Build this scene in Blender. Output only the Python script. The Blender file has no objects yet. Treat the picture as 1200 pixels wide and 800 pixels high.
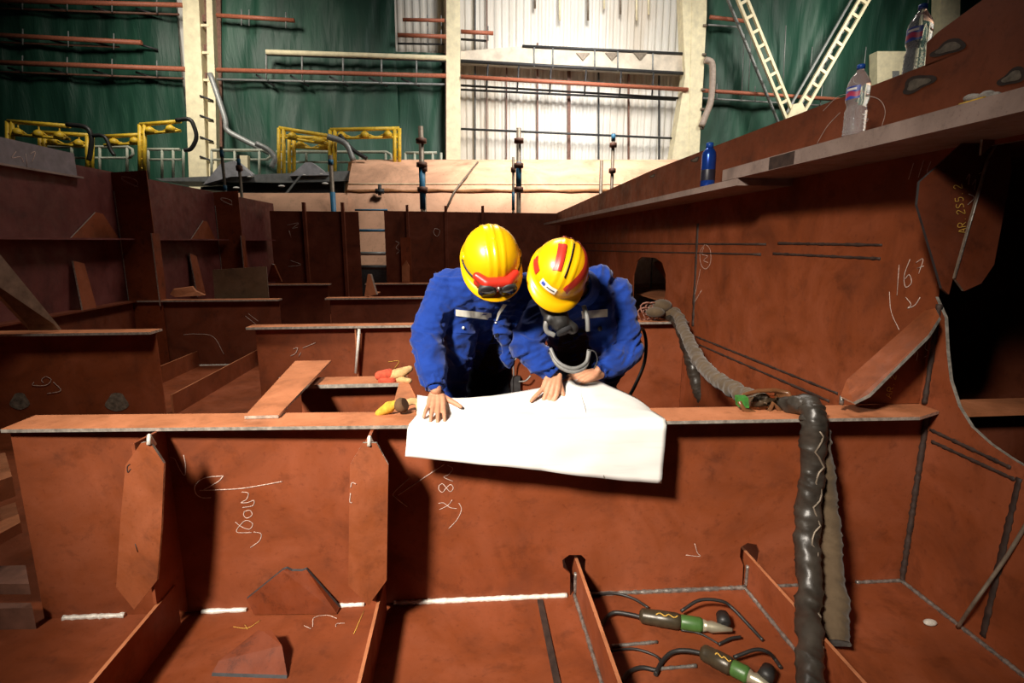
import bpy, bmesh, math, random
from mathutils import Vector, Matrix, noise
from mathutils.bvhtree import BVHTree
random.seed(7)
PI = math.pi
C = bpy.context.scene.collection
V = Vector
# ---------------------------------------------------------------- camera geometry
F, PH, PS, CZ = 620.0, math.radians(10.7), math.radians(5.0), 1.6
FW = V((math.sin(PS)*math.cos(PH), math.cos(PS)*math.cos(PH), -math.sin(PH)))
RT = V((math.cos(PS), -math.sin(PS), 0))
UP = V((math.sin(PS)*math.sin(PH), math.cos(PS)*math.sin(PH), math.cos(PH)))
CAM = V((0, 0, CZ))
def P(px, py, x=None, y=None, z=None):
    """measured point of the place: where the sight line of a photo pixel meets a plane"""
    d = FW*F + RT*(px-600) - UP*(py-400)
    t = x/d.x if x is not None else (y/d.y if y is not None else (z-CZ)/d.z)
    return CAM + d*t
def G(px, py, base, slope=0.0, dx=0.0):          # plane y = base + slope*x
    d = FW*F + RT*(px-600) - UP*(py-400)
    t = base/(d.y - slope*d.x)
    return CAM + d*t

# ---------------------------------------------------------------- materials
MATS = {}
def nt(name):
    m = bpy.data.materials.new(name); m.use_nodes = True
    b = m.node_tree.nodes['Principled BSDF']
    MATS[name] = m
    return m, m.node_tree, b
def ramp(t, fac, stops):
    r = t.nodes.new('ShaderNodeValToRGB'); t.links.new(fac, r.inputs[0])
    e = r.color_ramp.elements
    e[0].position, e[0].color = stops[0][0], (*stops[0][1], 1)
    e[1].position, e[1].color = stops[-1][0], (*stops[-1][1], 1)
    for p, c in stops[1:-1]:
        n = e.new(p); n.color = (*c, 1)
    return r.outputs[0]
def nz(t, scale, detail=6, rough=.6, dist=0.0, sc=(1, 1, 1)):
    co = t.nodes.new('ShaderNodeTexCoord'); mp = t.nodes.new('ShaderNodeMapping')
    mp.inputs['Scale'].default_value = sc
    t.links.new(co.outputs['Object'], mp.inputs[0])
    n = t.nodes.new('ShaderNodeTexNoise')
    n.inputs['Scale'].default_value = scale; n.inputs['Detail'].default_value = detail
    n.inputs['Roughness'].default_value = rough; n.inputs['Distortion'].default_value = dist
    t.links.new(mp.outputs[0], n.inputs['Vector'])
    return n.outputs['Fac']
def mul(t, a, b, f=1.0, mode='MULTIPLY'):
    m = t.nodes.new('ShaderNodeMix'); m.data_type = 'RGBA'; m.blend_type = mode
    m.inputs[0].default_value = f
    t.links.new(a, m.inputs[6]); t.links.new(b, m.inputs[7])
    return m.outputs[2]
def bump(t, b, fac, s=.2, d=.004):
    n = t.nodes.new('ShaderNodeBump'); n.inputs['Strength'].default_value = s; n.inputs['Distance'].default_value = d
    t.links.new(fac, n.inputs['Height']); t.links.new(n.outputs[0], b.inputs['Normal'])
def steel(name, c, rough=.6, wear=.5, scale=1.0, spec=.3):
    m, t, b = nt(name)
    dk = tuple(x*.5 for x in c); lt = tuple(min(1, x*1.35+.012) for x in c)
    a = ramp(t, nz(t, 2.2*scale, 8, .62, .6), [(.25, dk), (.48, c), (.75, lt)])
    g = tuple(1-wear*.75 for _ in range(3))
    s = ramp(t, nz(t, 7.0*scale, 10, .72, .3), [(.30, g), (.46, (1, 1, 1))])
    fl = ramp(t, nz(t, 42*scale, 4, .7), [(.28, (.74, .70, .68)), (.42, (1, 1, 1))])
    o = mul(t, mul(t, a, s), fl)
    t.links.new(o, b.inputs['Base Color'])
    rr = ramp(t, nz(t, 9*scale, 5), [(.3, (rough-.14,)*3), (.7, (min(1, rough+.16),)*3)])
    t.links.new(rr, b.inputs['Roughness'])
    b.inputs['Specular IOR Level'].default_value = spec
    bump(t, b, nz(t, 30*scale, 8, .7), .18, .003)
    return m
def plain(name, c, rough=.5, metal=0.0, var=.25, scale=12, spec=.5, bmp=0.0):
    m, t, b = nt(name)
    a = ramp(t, nz(t, scale, 6), [(.3, tuple(x*(1-var) for x in c)), (.7, tuple(min(1, x*(1+var*.6)) for x in c))])
    t.links.new(a, b.inputs['Base Color'])
    b.inputs['Roughness'].default_value = rough; b.inputs['Metallic'].default_value = metal
    b.inputs['Specular IOR Level'].default_value = spec
    if bmp: bump(t, b, nz(t, scale*3, 6), bmp, .003)
    return m
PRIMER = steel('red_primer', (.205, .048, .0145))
PRIMER_TOP = steel('red_primer_lit', (.40, .145, .062), .62, .3, 2.0)  # paler copy of the primer, light from above put into the colour
PRIMER_DK = steel('red_primer_shaded', (.125, .028, .010), .6, .6)  # darker copy of the primer with shade put into the colour
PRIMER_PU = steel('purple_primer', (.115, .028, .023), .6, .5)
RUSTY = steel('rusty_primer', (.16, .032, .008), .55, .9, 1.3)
GREYST = plain('grey_primer', (.20, .18, .20), .6, 0, .3, 8)
MILL = plain('mill_scale', (.22, .175, .13), .5, .3, .4, 14)
BARE = plain('bare_cut_edge', (.62, .56, .48), .35, .6, .5, 40)
WELD = plain('weld_metal', (.34, .32, .29), .38, .7, .6, 60, bmp=.5)
WELDW = plain('bright_weld', (.80, .76, .68), .45, .2, .25, 60, bmp=.5)
BURN = plain('burnt_paint', (.040, .022, .016), .7, 0, .6, 25)
SOOT = plain('burn_scar', (.20, .17, .13), .55, .2, .6, 30)
CHALK = plain('chalk', (.62, .47, .40), .95, 0, .5, 90)
YCHALK = plain('yellow_chalk', (.62, .36, .06), .95, 0, .4, 90)
PINK = steel('pink_hull_primer', (.76, .43, .275), .8, .22, .35)
PINKSEAM = steel('rust_seam', (.42, .19, .08), .85, .6, 2)
CREAM = plain('cream_paint', (.84, .75, .50), .65, 0, .18, 5)
BROWNST = plain('brown_paint', (.16, .07, .045), .6, 0, .4, 12)
PIPER = plain('orange_red_pipe', (.42, .13, .07), .55, 0, .3, 20)
GREYP = plain('grey_galvanised', (.30, .31, .30), .5, .3, .3, 20)
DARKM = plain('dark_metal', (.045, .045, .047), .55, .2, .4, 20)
YELL = plain('yellow_enamel', (.72, .47, .03), .5, 0, .35, 9)
RAIL = plain('rail_paint', (.38, .40, .32), .55, 0, .25, 20)
BLUEP = plain('blue_paint', (.04, .20, .36), .5, 0, .3, 20)
RUBBER = plain('black_rubber', (.016, .015, .014), .5, 0, .3, 20)
SKIN = plain('skin', (.50, .24, .14), .5, 0, .16, 45, .35)
HAIR = plain('black_hair', (.012, .010, .009), .5, 0, .3, 60)
HELM = plain('yellow_helmet', (.74, .40, .003), .28, 0, .07, 7)
REDST = plain('red_band', (.47, .030, .017), .4, 0, .12, 14)
WHITE = plain('white_sticker', (.78, .76, .70), .5, 0, .08, 30)
REFL = plain('reflective_tape', (.66, .65, .58), .4, 0, .1, 40)
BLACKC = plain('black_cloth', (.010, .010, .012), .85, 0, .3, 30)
REDPL = plain('red_plastic', (.48, .025, .012), .35, 0, .15, 20)
LENS = plain('dark_lens', (.02, .02, .022), .12, 0, .2, 20)
MASKG = plain('grey_rubber', (.17, .17, .165), .45, 0, .25, 20)
BROWNPL = plain('brown_plastic', (.15, .062, .025), .30, 0, .3, 14)
GREENF = plain('green_web', (.03, .17, .02), .75, 0, .5, 50)
GLOVEO = plain('orange_glove', (.50, .07, .03), .9, 0, .4, 35)
GLOVET = plain('tan_glove', (.52, .33, .14), .9, 0, .4, 35)
GLOVEY = plain('yellow_glove', (.58, .34, .03), .9, 0, .4, 35)
PIT = plain('pit_dark', (.02, .018, .016), .9)
BLUEM = plain('blue_bottle', (.015, .07, .42), .22, .5, .2, 9)
GRINDB = plain('grinder_body', (.055, .042, .024), .35, .2, .4, 30)
GRINDG = plain('grinder_green', (.055, .135, .03), .4, 0, .25, 30)
DEBRIS = plain('chalk_stone', (.6, .55, .48), .9, 0, .3, 40)
def fabric(name, c):
    m, t, b = nt(name)
    a = ramp(t, nz(t, 9, 6), [(.3, tuple(x*.75 for x in c)), (.7, tuple(min(1, x*1.2) for x in c))])
    t.links.new(a, b.inputs['Base Color']); b.inputs['Roughness'].default_value = .85
    b.inputs['Specular IOR Level'].default_value = .2
    b.inputs['Sheen Weight'].default_value = .15
    bump(t, b, nz(t, 26, 5, .55, .8), .35, .012)
    return m
JACKET = fabric('blue_workwear', (.005, .032, .215))
TROUS = fabric('navy_trousers', (.003, .005, .014))
SHEATH = fabric('sheath_brown', (.095, .064, .036))
SHEATHB = plain('sheath_black_tape', (.040, .033, .026), .38, 0, .6, 10, bmp=.6)
def tarp():
    m, t, b = nt('green_tarp')
    a = ramp(t, nz(t, .5, 8, .6, .4, (1, 1, .35)), [(.3, (.006, .028, .018)), (.5, (.012, .062, .038)), (.72, (.026, .105, .062))])
    t.links.new(a, b.inputs['Base Color']); b.inputs['Roughness'].default_value = .55
    bump(t, b, nz(t, 1.5, 5, .6, .5, (2, 1, .3)), .5, .1)
    return m
TARP = tarp()
def paper():
    m, t, b = nt('drawing_paper')
    co = t.nodes.new('ShaderNodeTexCoord')
    a = ramp(t, nz(t, 3.5, 4), [(.3, (.66, .645, .615)), (.7, (.71, .70, .67))])
    ln = ramp(t, nz(t, 16, 2, .5, 0, (.25, 1, 3.5)), [(.33, (.955, .95, .95)), (.40, (1, 1, 1))])
    t.links.new(mul(t, a, ln), b.inputs['Base Color']); b.inputs['Roughness'].default_value = .8
    return m
PAPER = paper()
def sheet():
    m, t, b = nt('corrugated_sheet')
    a = ramp(t, nz(t, .35, 7, .6, .3, (1, 1, .4)), [(.3, (.58, .50, .40)), (.52, (.72, .69, .63)), (.75, (.80, .79, .76))])
    s = ramp(t, nz(t, 3.0, 3, .5, 0, (6, 1, .06)), [(.34, (.86, .83, .79)), (.46, (1, 1, 1))])
    t.links.new(mul(t, a, s), b.inputs['Base Color']); b.inputs['Roughness'].default_value = .7
    return m
SHEET = sheet()
def clear(name, c=(1, 1, 1)):
    m, t, b = nt(name)
    b.inputs['Base Color'].default_value = (*c, 1); b.inputs['Roughness'].default_value = .04
    b.inputs['Transmission Weight'].default_value = .84; b.inputs['IOR'].default_value = 1.25
    return m
CLEAR = clear('clear_plastic', (.93, .96, .98))
LENSC = clear('lens_clear', (.80, .62, .45)); LENSC.node_tree.nodes['Principled BSDF'].inputs['Transmission Weight'].default_value = 1.0
LABEL = plain('blue_red_label', (.05, .09, .42), .4, 0, .5, 25)
LABELR = plain('label_red', (.5, .05, .12), .4, 0, .3, 25)
CAPB = plain('blue_cap', (.01, .08, .42), .4)

# ---------------------------------------------------------------- mesh builder
class MB:
    def __init__(s): s.b = bmesh.new()
    def face(s, vs, mi=0, smooth=False):
        try:
            f = s.b.faces.new(vs); f.material_index = mi; f.smooth = smooth
            return f
        except ValueError: return None
    def plate(s, pts, vec, side=0, mi=0):
        """polygon pts (3D) thickened by vec"""
        vec = V(vec); a = [s.b.verts.new(V(p)) for p in pts]; c = [s.b.verts.new(V(p)+vec) for p in pts]
        n = len(pts)
        f1 = s.face(a, mi); f2 = s.face(c[::-1], mi)
        for i in range(n): s.face([a[i], c[i], c[(i+1) % n], a[(i+1) % n]], side)
        return s
    def box(s, lo, hi, mi=0):
        x0, y0, z0 = lo; x1, y1, z1 = hi
        return s.plate([(x0, y0, z0), (x1, y0, z0), (x1, y0, z1), (x0, y0, z1)], (0, y1-y0, 0), mi, mi)
    def bar(s, a, b, w, h, up=(0, 0, 1), mi=0):
        a, b = V(a), V(b); d = (b-a).normalized(); sd = d.cross(V(up)).normalized(); u = sd.cross(d)
        q = [a-sd*w/2-u*h/2, a+sd*w/2-u*h/2, a+sd*w/2+u*h/2, a-sd*w/2+u*h/2]
        return s.plate(q, b-a, mi, mi)
    def tube(s, pts, r, seg=10, mi=0, jit=0.0, closed=False, flat=None):
        pts = [V(p) for p in pts]; n = len(pts)
        rs = r if isinstance(r, (list, tuple)) else [r]*n
        rings = []; ref = None
        for i, p in enumerate(pts):
            if closed: d = pts[(i+1) % n]-pts[i-1]
            else: d = pts[min(i+1, n-1)]-pts[max(i-1, 0)]
            if d.length < 1e-9: d = V((0, 0, 1))
            d.normalize()
            if ref is None:
                ref = V((0, 0, 1)) if abs(d.z) < .9 else V((1, 0, 0))
                if flat is not None: ref = V(flat)
            u = (ref-d*ref.dot(d))
            if u.length < 1e-6: u = d.orthogonal()
            u.normalize(); w = d.cross(u); ref = u
            ring = []
            for k in range(seg):
                a = 2*PI*k/seg; q = rs[i]*(1+random.uniform(-jit, jit))
                fu = .3 if flat is not None else 1
                ring.append(s.b.verts.new(p+u*math.cos(a)*q*fu+w*math.sin(a)*q))
            rings.append(ring)
        for i in range(n if closed else n-1):
            A, B = rings[i], rings[(i+1) % n]
            for k in range(seg): s.face([A[k], A[(k+1) % seg], B[(k+1) % seg], B[k]], mi, True)
        if not closed:
            s.face(rings[0][::-1], mi); s.face(rings[-1], mi)
        return s
    def grid(s, rows, mi=0, smooth=True):
        g = [[s.b.verts.new(V(p)) for p in r] for r in rows]
        for i in range(len(g)-1):
            for j in range(len(g[0])-1): s.face([g[i][j], g[i][j+1], g[i+1][j+1], g[i+1][j]], mi, smooth)
        return s
    def lathe(s, o, prof, ax=(0, 0, 1), seg=24, mi=0, cap=True):
        o = V(o); ax = V(ax).normalized(); u = ax.orthogonal().normalized(); w = ax.cross(u)
        rings = [[s.b.verts.new(o+ax*h+(u*math.cos(2*PI*k/seg)+w*math.sin(2*PI*k/seg))*r) for k in range(seg)] for r, h in prof]
        for A, B in zip(rings, rings[1:]):
            for k in range(seg): s.face([A[k], A[(k+1) % seg], B[(k+1) % seg], B[k]], mi, True)
        if cap: s.face(rings[0][::-1], mi); s.face(rings[-1], mi)
        return s
    def ball(s, c, r, M=None, u=16, v=10, mi=0):
        r = V(r) if not isinstance(r, (int, float)) else V((r, r, r))
        M = M or Matrix.Identity(3); c = V(c)
        rings = []
        top = s.b.verts.new(c+M @ V((0, 0, r.z))); bot = s.b.verts.new(c+M @ V((0, 0, -r.z)))
        for i in range(1, v):
            t = PI*i/v
            rings.append([s.b.verts.new(c+M @ V((r.x*math.sin(t)*math.cos(2*PI*k/u), r.y*math.sin(t)*math.sin(2*PI*k/u), r.z*math.cos(t)))) for k in range(u)])
        for k in range(u):
            s.face([top, rings[0][k], rings[0][(k+1) % u]], mi, True)
            s.face([bot, rings[-1][(k+1) % u], rings[-1][k]], mi, True)
        for A, B in zip(rings, rings[1:]):
            for k in range(u): s.face([A[k], B[k], B[(k+1) % u], A[(k+1) % u]], mi, True)
        return s
    def cap(s, a, b, ra, rb, seg=14):
        """tapered capsule"""
        a, b = V(a), V(b); d = b-a; L = d.length
        if L < 1e-6: return s.ball(a, ra)
        d.normalize(); prof = []
        for i in range(6):
            t = PI/2*(i/5); prof.append((max(ra*math.sin(t), 1e-4), -ra*math.cos(t)))
        for i in range(6):
            t = PI/2*(i/5); prof.append((max(rb*math.cos(t), 1e-4), L+rb*math.sin(t)))
        return s.lathe(a, prof, d, seg)
    def chain(s, pts, rs):
        for i in range(len(pts)-1): s.cap(pts[i], pts[i+1], rs[i], rs[i+1])
        return s
def as_mb(x): return x
def link(name, mb, mats, loc=V((0, 0, 0))):
    me = bpy.data.meshes.new(name)
    if isinstance(mb, MB):
        bmesh.ops.recalc_face_normals(mb.b, faces=mb.b.faces)
        if loc.length: bmesh.ops.translate(mb.b, verts=mb.b.verts, vec=-loc)
        mb.b.to_mesh(me); mb.b.free()
    else: me = mb
    for m in (mats if isinstance(mats, (list, tuple)) else [mats]): me.materials.append(m)
    o = bpy.data.objects.new(name, me); C.objects.link(o); o.location = loc
    return o
def base_of(mb):
    vs = [v.co for v in mb.b.verts]
    return V(((min(v.x for v in vs)+max(v.x for v in vs))/2, (min(v.y for v in vs)+max(v.y for v in vs))/2, min(v.z for v in vs)))
def tag(o, label, cat, group=None):
    o['label'] = label; o['category'] = cat
    if group: o['group'] = group
    return o
def thing(name, label, cat, loc, group=None):
    o = bpy.data.objects.new(name, None); C.objects.link(o); o.location = V(loc); o.empty_display_size = .1
    return tag(o, label, cat, group)
def wloc(o):
    l = V(o.location)
    while o.parent: o = o.parent; l += o.location
    return l
def part(name, mb, mats, par, label=None):
    """child mesh built in world coordinates; its origin coincides with its parent's"""
    o = link(name, mb, mats, V((0, 0, 0)))
    o.data.transform(Matrix.Translation(-wloc(par)))
    o.parent = par
    if label: o['label'] = label
    return o
def solo(name, mb, mats, label, cat, group=None):
    return tag(link(name, mb, mats, base_of(mb)), label, cat, group)
def struct(name, mb, mats):
    o = link(name, mb, mats); o['kind'] = 'structure'; return o
def copy_tree(o, par=None):
    c = o.copy(); C.objects.link(c)
    if par: c.parent = par
    for ch in list(o.children): copy_tree(ch, c)
    return c
def spline(pts, n=8):
    pts = [V(p) for p in pts]; q = [pts[0]*2-pts[1]]+pts+[pts[-1]*2-pts[-2]]; out = []
    for i in range(1, len(q)-2):
        a, b, c, d = q[i-1:i+3]
        for k in range(n):
            t = k/n
            out.append(.5*((2*b)+(c-a)*t+(2*a-5*b+4*c-d)*t*t+(3*b-a-3*c+d)*t**3))
    out.append(pts[-1]); return out
def strokes(lines, to3d, r=.0018, off=V((0, 0, 0)), nrm=(0, 1, 0), zoom=None):
    """chalk: flat thin ribbons on a plane; lines in photo pixels (or zoom-crop pixels)"""
    mb = MB()
    for ln in lines:
        q = [(p[0]/zoom[2]+zoom[0], p[1]/zoom[2]+zoom[1]) if zoom else p for p in ln]
        w = [to3d(*p)+off for p in q]
        mb.tube(spline(w, 5) if len(w) > 2 else w, r, 6, flat=nrm)
    return mb
def bead(pts, r, jit=.22, step=.014):
    out = []
    for a, b in zip(pts, pts[1:]):
        a, b = V(a), V(b); n = max(2, int((b-a).length/step))
        out += [a+(b-a)*(i/n) for i in range(n)]
    out.append(V(pts[-1]))
    return MB().tube(out, [r*(1+random.uniform(-jit, jit)) for _ in out], 7, jit=.1)

# ================================================================= THE HULL BLOCK (setting)
RX, LX = 2.065, -4.25
K = 4.25/3.3
fl = MB().box((-5.5, -.6, -.03), (RX, 12.6, 0))
struct('floor', fl, PRIMER)

# ---- right-hand longitudinal wall, with manhole and the cut-out beside the near girder
def R(px, py): return P(px, py, x=RX)
wr = MB(); TH = (.016, 0, 0)
curve = [R(1107, 372), R(1109, 410), R(1113, 445), R(1123, 476), R(1138, 500), R(1160, 520), R(1185, 537), R(1200, 546)]
hole = [(742, 322), (746, 306), (752, 301), (768, 302), (776, 308), (780, 322), (780, 342), (777, 358), (770, 366), (744, 366), (741, 350)]
H = [R(*p) for p in hole]; ym = (H[3].y+H[2].y)/2
zt = 2.37
def rw(y): return 2.375 if y < 5 else 2.375-.02*(y-5)
near = [(RX, 2.16, 0), (RX, ym, 0)]
# near piece (towards the camera) of the far panel: split at the manhole's middle
bm_ = (H[8]+H[9])/2; tm_ = (H[2]+H[3])/2
pc_near = [V((RX, 2.16, 0)), V((RX, ym, 0)), V((RX, ym, bm_.z)), H[8], H[7], H[6], H[5], H[4], H[3], V((RX, ym, tm_.z)), V((RX, ym, 2.37)), V((RX, 2.16, 2.375))]
pc_far = [V((RX, ym, 0)), V((RX, 12.4, 0)), V((RX, 12.4, 2.22)), V((RX, ym, 2.37)), V((RX, ym, tm_.z)), H[2], H[1], H[0], H[10], H[9], V((RX, ym, bm_.z))]
wr.plate(pc_near, TH); wr.plate(pc_far, TH)
low = [V((RX, 2.16, 0)), V((RX, 2.16, 1.36))]+curve+[V((RX, 1.2, curve[-1].z-.06)), V((RX, -.6, .5)), V((RX, -.6, 0))]
wr.plate(low, TH, side=1)
top = [V((RX, 2.16, 1.97)), V((RX, 2.16, 2.375)), R(1084, 78), R(1086, 50), R(1100, 37), R(1140, 8), V((RX, 1.3, 2.75)), V((RX, -.6, 2.75)), V((RX, -.6, 1.97))]
wr.plate(top, TH, side=1)
wall_right = struct('wall_right', wr, [PRIMER, BARE])
off = V((-.002, 0, 0)); nx = (1, 0, 0)
def wall_strip(px0, px1, r, jit=.28):
    a, b = R(*px0), R(*px1); n = 40
    return MB().tube([a.lerp(b, i/n)+off for i in range(n+1)], [r*random.uniform(1-jit, 1+jit) for _ in range(n+1)], 6, flat=nx)
for a, b in (((660, 285), (898, 286)), ((660, 293), (892, 298)), ((912, 285), (1034, 287)), ((906, 297), (1032, 303)),
             ((815, 394), (982, 461)), ((820, 404), (972, 470)), ((1090, 503), (1185, 548)), ((1092, 517), (1190, 562))):
    part('burn_line', wall_strip(a, b, .0085), BURN, wall_right, 'dark burnt weld line')
part('burn_line', wall_strip((818, 262), (812, 382), .022), BURN, wall_right, 'dark burnt weld line')
def scar(px, py, rx, ry):
    c = R(px, py); mb = MB(); mb2 = MB(); ring = []; ring2 = []
    for k in range(22):
        a = 2*PI*k/22; w = 1+.18*math.sin(3*a+px)
        ring.append(R(px+rx*w*math.cos(a)-ry*.3*math.sin(a), py+ry*w*math.sin(a)-rx*.28*math.cos(a))+V((-.001, 0, 0)))
        ring2.append(R(px+rx*.7*w*math.cos(a)-ry*.2*math.sin(a), py+ry*.62*w*math.sin(a)-rx*.19*math.cos(a))+V((-.002, 0, 0)))
    mb.plate(ring, (-.001, 0, 0)); mb2.plate(ring2, (-.001, 0, 0))
    o = part('burn_scar', mb, BURN, wall_right, 'dark burnt patch with grey middle'); part('scar_middle', mb2, SOOT, o)
scar(1076, 98, 19, 10); scar(1112, 56, 20, 9); scar(815, 187, 5, 3); scar(1187, 90, 16, 10); scar(765, 206, 3, 2)
def rmark(lines, m=CHALK, zoom=None, r=.0022): part('chalk_mark', strokes(lines, R, r, V((-.003, 0, 0)), nx, zoom), m, wall_right, 'handwritten chalk mark')
zz = (720, 180, 4.0)
rmark([[(428, 422), (403, 460), (408, 520), (430, 540), (452, 510), (450, 450), (428, 422)], [(420, 440), (412, 470), (438, 480), (420, 500), (440, 510)], [(405, 540), (388, 620), (374, 695), (410, 640)]], zoom=zz)
zz = (960, 140, 2.354)
rmark([[(222, 400), (216, 485)], [(252, 385), (236, 430), (240, 462), (256, 450), (250, 428), (238, 440)], [(268, 395), (288, 385), (276, 425)], [(272, 410), (290, 404)],
       [(195, 475), (200, 530), (222, 580)], [(240, 490), (255, 510), (245, 520), (265, 512), (280, 490)]], zoom=zz)
rmark([[(248, 165), (262, 120)], [(275, 160), (290, 112)], [(310, 115), (300, 150), (335, 160), (350, 112)]], zoom=zz)
rmark([[(965, 130), (985, 112), (1010, 112), (1030, 116), (1038, 130), (1034, 148)], [(958, 168), (970, 148), (985, 132)], [(1012, 140), (1018, 140), (1008, 152)]])
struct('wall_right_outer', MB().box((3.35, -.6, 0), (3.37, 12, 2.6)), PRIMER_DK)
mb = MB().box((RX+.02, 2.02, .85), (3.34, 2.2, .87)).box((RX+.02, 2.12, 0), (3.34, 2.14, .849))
struct('deck', MB().box((RX+.02, -.6, 2.0), (3.4, 12.4, 2.02)), PRIMER_DK)  # unseen cover added to keep light out of the space behind the manhole
gb = thing('side_girder', 'girder with flange seen through the cut-out right of the near wall edge', 'girder', (2.7, 2.13, 0))
part('flange', MB().box((RX+.02, 2.02, .85), (3.34, 2.2, .87)), PRIMER_TOP, gb); part('web', MB().box((RX+.02, 2.12, 0), (3.34, 2.14, .849)), PRIMER_DK, gb); mb.b.free()

t = thing('inner_brace', 'slanting brace and upright rod seen inside the manhole of the right wall', 'brace', (2.6, 6, 0))
part('rod', MB().tube([V((2.75, P(763, 330, x=2.75).y, .9)), V((2.75, P(763, 330, x=2.75).y, 2.0))], .012, 8), GREYP, t)
part('brace_plate', MB().plate([P(765, 308, x=2.5), P(782, 330, x=2.5), P(786, 330, x=2.5), P(786, 300, x=2.5)], (.012, 0, 0), 1), [PRIMER_TOP, BARE], t)
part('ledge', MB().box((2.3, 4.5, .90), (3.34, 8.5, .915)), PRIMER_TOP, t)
# ---- shelf plates along the right wall
def shelf(name, lo, hi, label):
    return solo(name, MB().box(lo, hi), GREYSH, label, 'shelf')
GREYSH = steel('shelf_grey_brown', (.27, .20, .17), .6, .5, 1.5)
sh1 = thing('shelf_plate', 'near thick grey shelf plate running along the upper right wall', 'shelf', (1.89, 2, 1.99))
part('plate', MB().box((1.70, -.5, 1.99), (RX, 3.5, 2.062)), GREYSH, sh1)
part('stain', MB().box((1.6985, 2.72, 1.993), (1.7, 2.95, 2.058)), BURN, sh1, 'black burnt stain')
sh2 = thing('shelf_plate', 'far thinner shelf plate running back along the right wall beyond the blue bottle', 'shelf', (1.89, 7, 1.94))
part('plate', MB().box((1.70, 3.3, 1.945), (RX, 11.6, 1.988)), GREYSH, sh2)

# ---- left-hand longitudinal wall with frames
def L(px, py): return P(px, py, x=LX)
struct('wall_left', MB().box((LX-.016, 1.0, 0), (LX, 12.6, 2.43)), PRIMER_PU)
YF = [5.45, 7.55]                                   # transverse frames
frames = []
for i, (yf, xin, lab) in enumerate(((7.06, P(175, 230, y=7.06).x, 'nearest rusty upright frame plate standing out from the left wall'),
                                    (9.72, P(282, 260, y=9.72).x, 'second rusty upright frame plate farther along the left wall'))):
    t = thing('frame_plate', lab, 'steel plate', ((LX+xin)/2, yf, 0), 'upright frame plates on the left wall')
    xt = xin
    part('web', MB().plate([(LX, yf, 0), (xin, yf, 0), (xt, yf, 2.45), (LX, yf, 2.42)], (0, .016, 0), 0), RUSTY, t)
    # face bar on its inner edge, chamfered lower part
    za = 1.05 if i == 0 else 1.0
    part('face_bar', MB().plate([(xin, yf-.07, za-.25), (xin, yf-.02, .87), (xin, yf+.06, .87), (xin, yf+.09, za), (xin, yf+.09, 1.70), (xin, yf-.07, 1.70)], (.014, 0, 0), 1), [RUSTY, BARE], t)
    part('weld_bead', bead([(LX+.01, yf-.006, .3), (LX+.01, yf-.006, 2.2)], .007), WELD, t)
    zc = P(150 if i == 0 else 266, 213 if i == 0 else 236, y=yf).z
    cx = LX+(xin-LX)*.5
    part('chalk_mark', MB().tube(spline([V((cx+.09*math.cos(a*1.3), yf-.003, zc+.05*math.sin(a)*(1+.2*a/6))) for a in [k*.5 for k in range(22)]], 3), .002, 6, flat=(0, 1, 0)), CHALK, t)
    frames.append(t)
# longitudinal stiffener along left wall in bays, with triangular brackets and slanted flat bars
for i, (y0, y1) in enumerate(((1.5, 7.04), (7.4, 9.7), (10.05, 12.0))):
    t = thing('wall_stiffener', ['red stiffener along the nearest bay of the left wall', 'red stiffener along the second bay of the left wall', 'red stiffener along the farthest bay of the left wall'][i], 'stiffener', (LX+.1, (y0+y1)/2, 1.6), 'stiffeners along the left wall')
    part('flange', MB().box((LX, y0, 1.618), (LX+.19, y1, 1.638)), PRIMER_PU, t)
    yt = (6.62, 9.18, 11.8)[i]
    if i < 2:
        part('bracket', MB().plate([(LX+.012, yt-.42, 1.638), (LX+.012, yt+.38, 1.638), (LX+.012, yt+.15, 1.92), (LX+.012, yt+.03, 1.93)], (.014, 0, 0), 1), [PRIMER, BARE], t)
        yl = (6.1, 9.0)[i]
        part('flat_bar', MB().plate([P(a, b, x=LX+(.03 if b < 320 else .12)) for a, b in (((84, 306), (97, 309), (112, 362), (96, 366)), ((221, 297), (229, 300), (240, 345), (231, 348)))[i]], (.016, .0, .004), 1), [PRIMER, BARE], t)
t = thing('grey_steel_plate', 'bluish grey steel strip lying along the top of the left wall', 'steel plate', (LX+.03, 3.6, 2.15))
zl0 = L(84, 206).z; zl1 = L(84, 180).z; yl1 = L(84, 190).y
pl = [V((LX+.02, 2.0, zl0)), V((LX+.02, yl1, zl0)), V((LX+.02, yl1, zl1)), V((LX+.02, 2.0, zl1))]
part('plate', MB().plate(pl, (.016, 0, 0)), GREYST, t)
part('lower_edge', MB().box((LX+.0, 2.0, zl0-.02), (LX+.07, yl1+.05, zl0)), GREYSH, t)
part('chalk_mark', strokes([[(75, 710), (55, 740), (95, 735), (110, 760)], [(120, 720), (128, 790)], [(140, 720), (165, 712), (150, 760)]], lambda a, b: P(a, b, x=LX+.037), .004, V((.001, 0, 0)), nx, (0, 0, 4.0)), CHALK, t)
# low stringer with flange along the foot of left wall
t = thing('low_stringer', 'low dark stringer running along the foot of the left wall', 'stiffener', (LX+.07, 6, 0))
part('flange', MB().box((LX, 4.9, .855), (LX+.14, 7.02, .873)), PRIMER_DK, t); part('web', MB().box((LX+.06, 4.9, 0), (LX+.075, 7.02, .855)), PRIMER_DK, t)
# leaning grey-brown plank at far left
t = [P(-30, 267, y=4.1), P(-30, 320, y=4.1), P(34, 387, y=4.55), P(69, 387, y=4.6)]
solo('leaning_flat_bar', MB().plate(t, (.01, .016, .006)), MILL, 'grey brown flat bar leaning down onto the left girder flange', 'flat bar')

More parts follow.
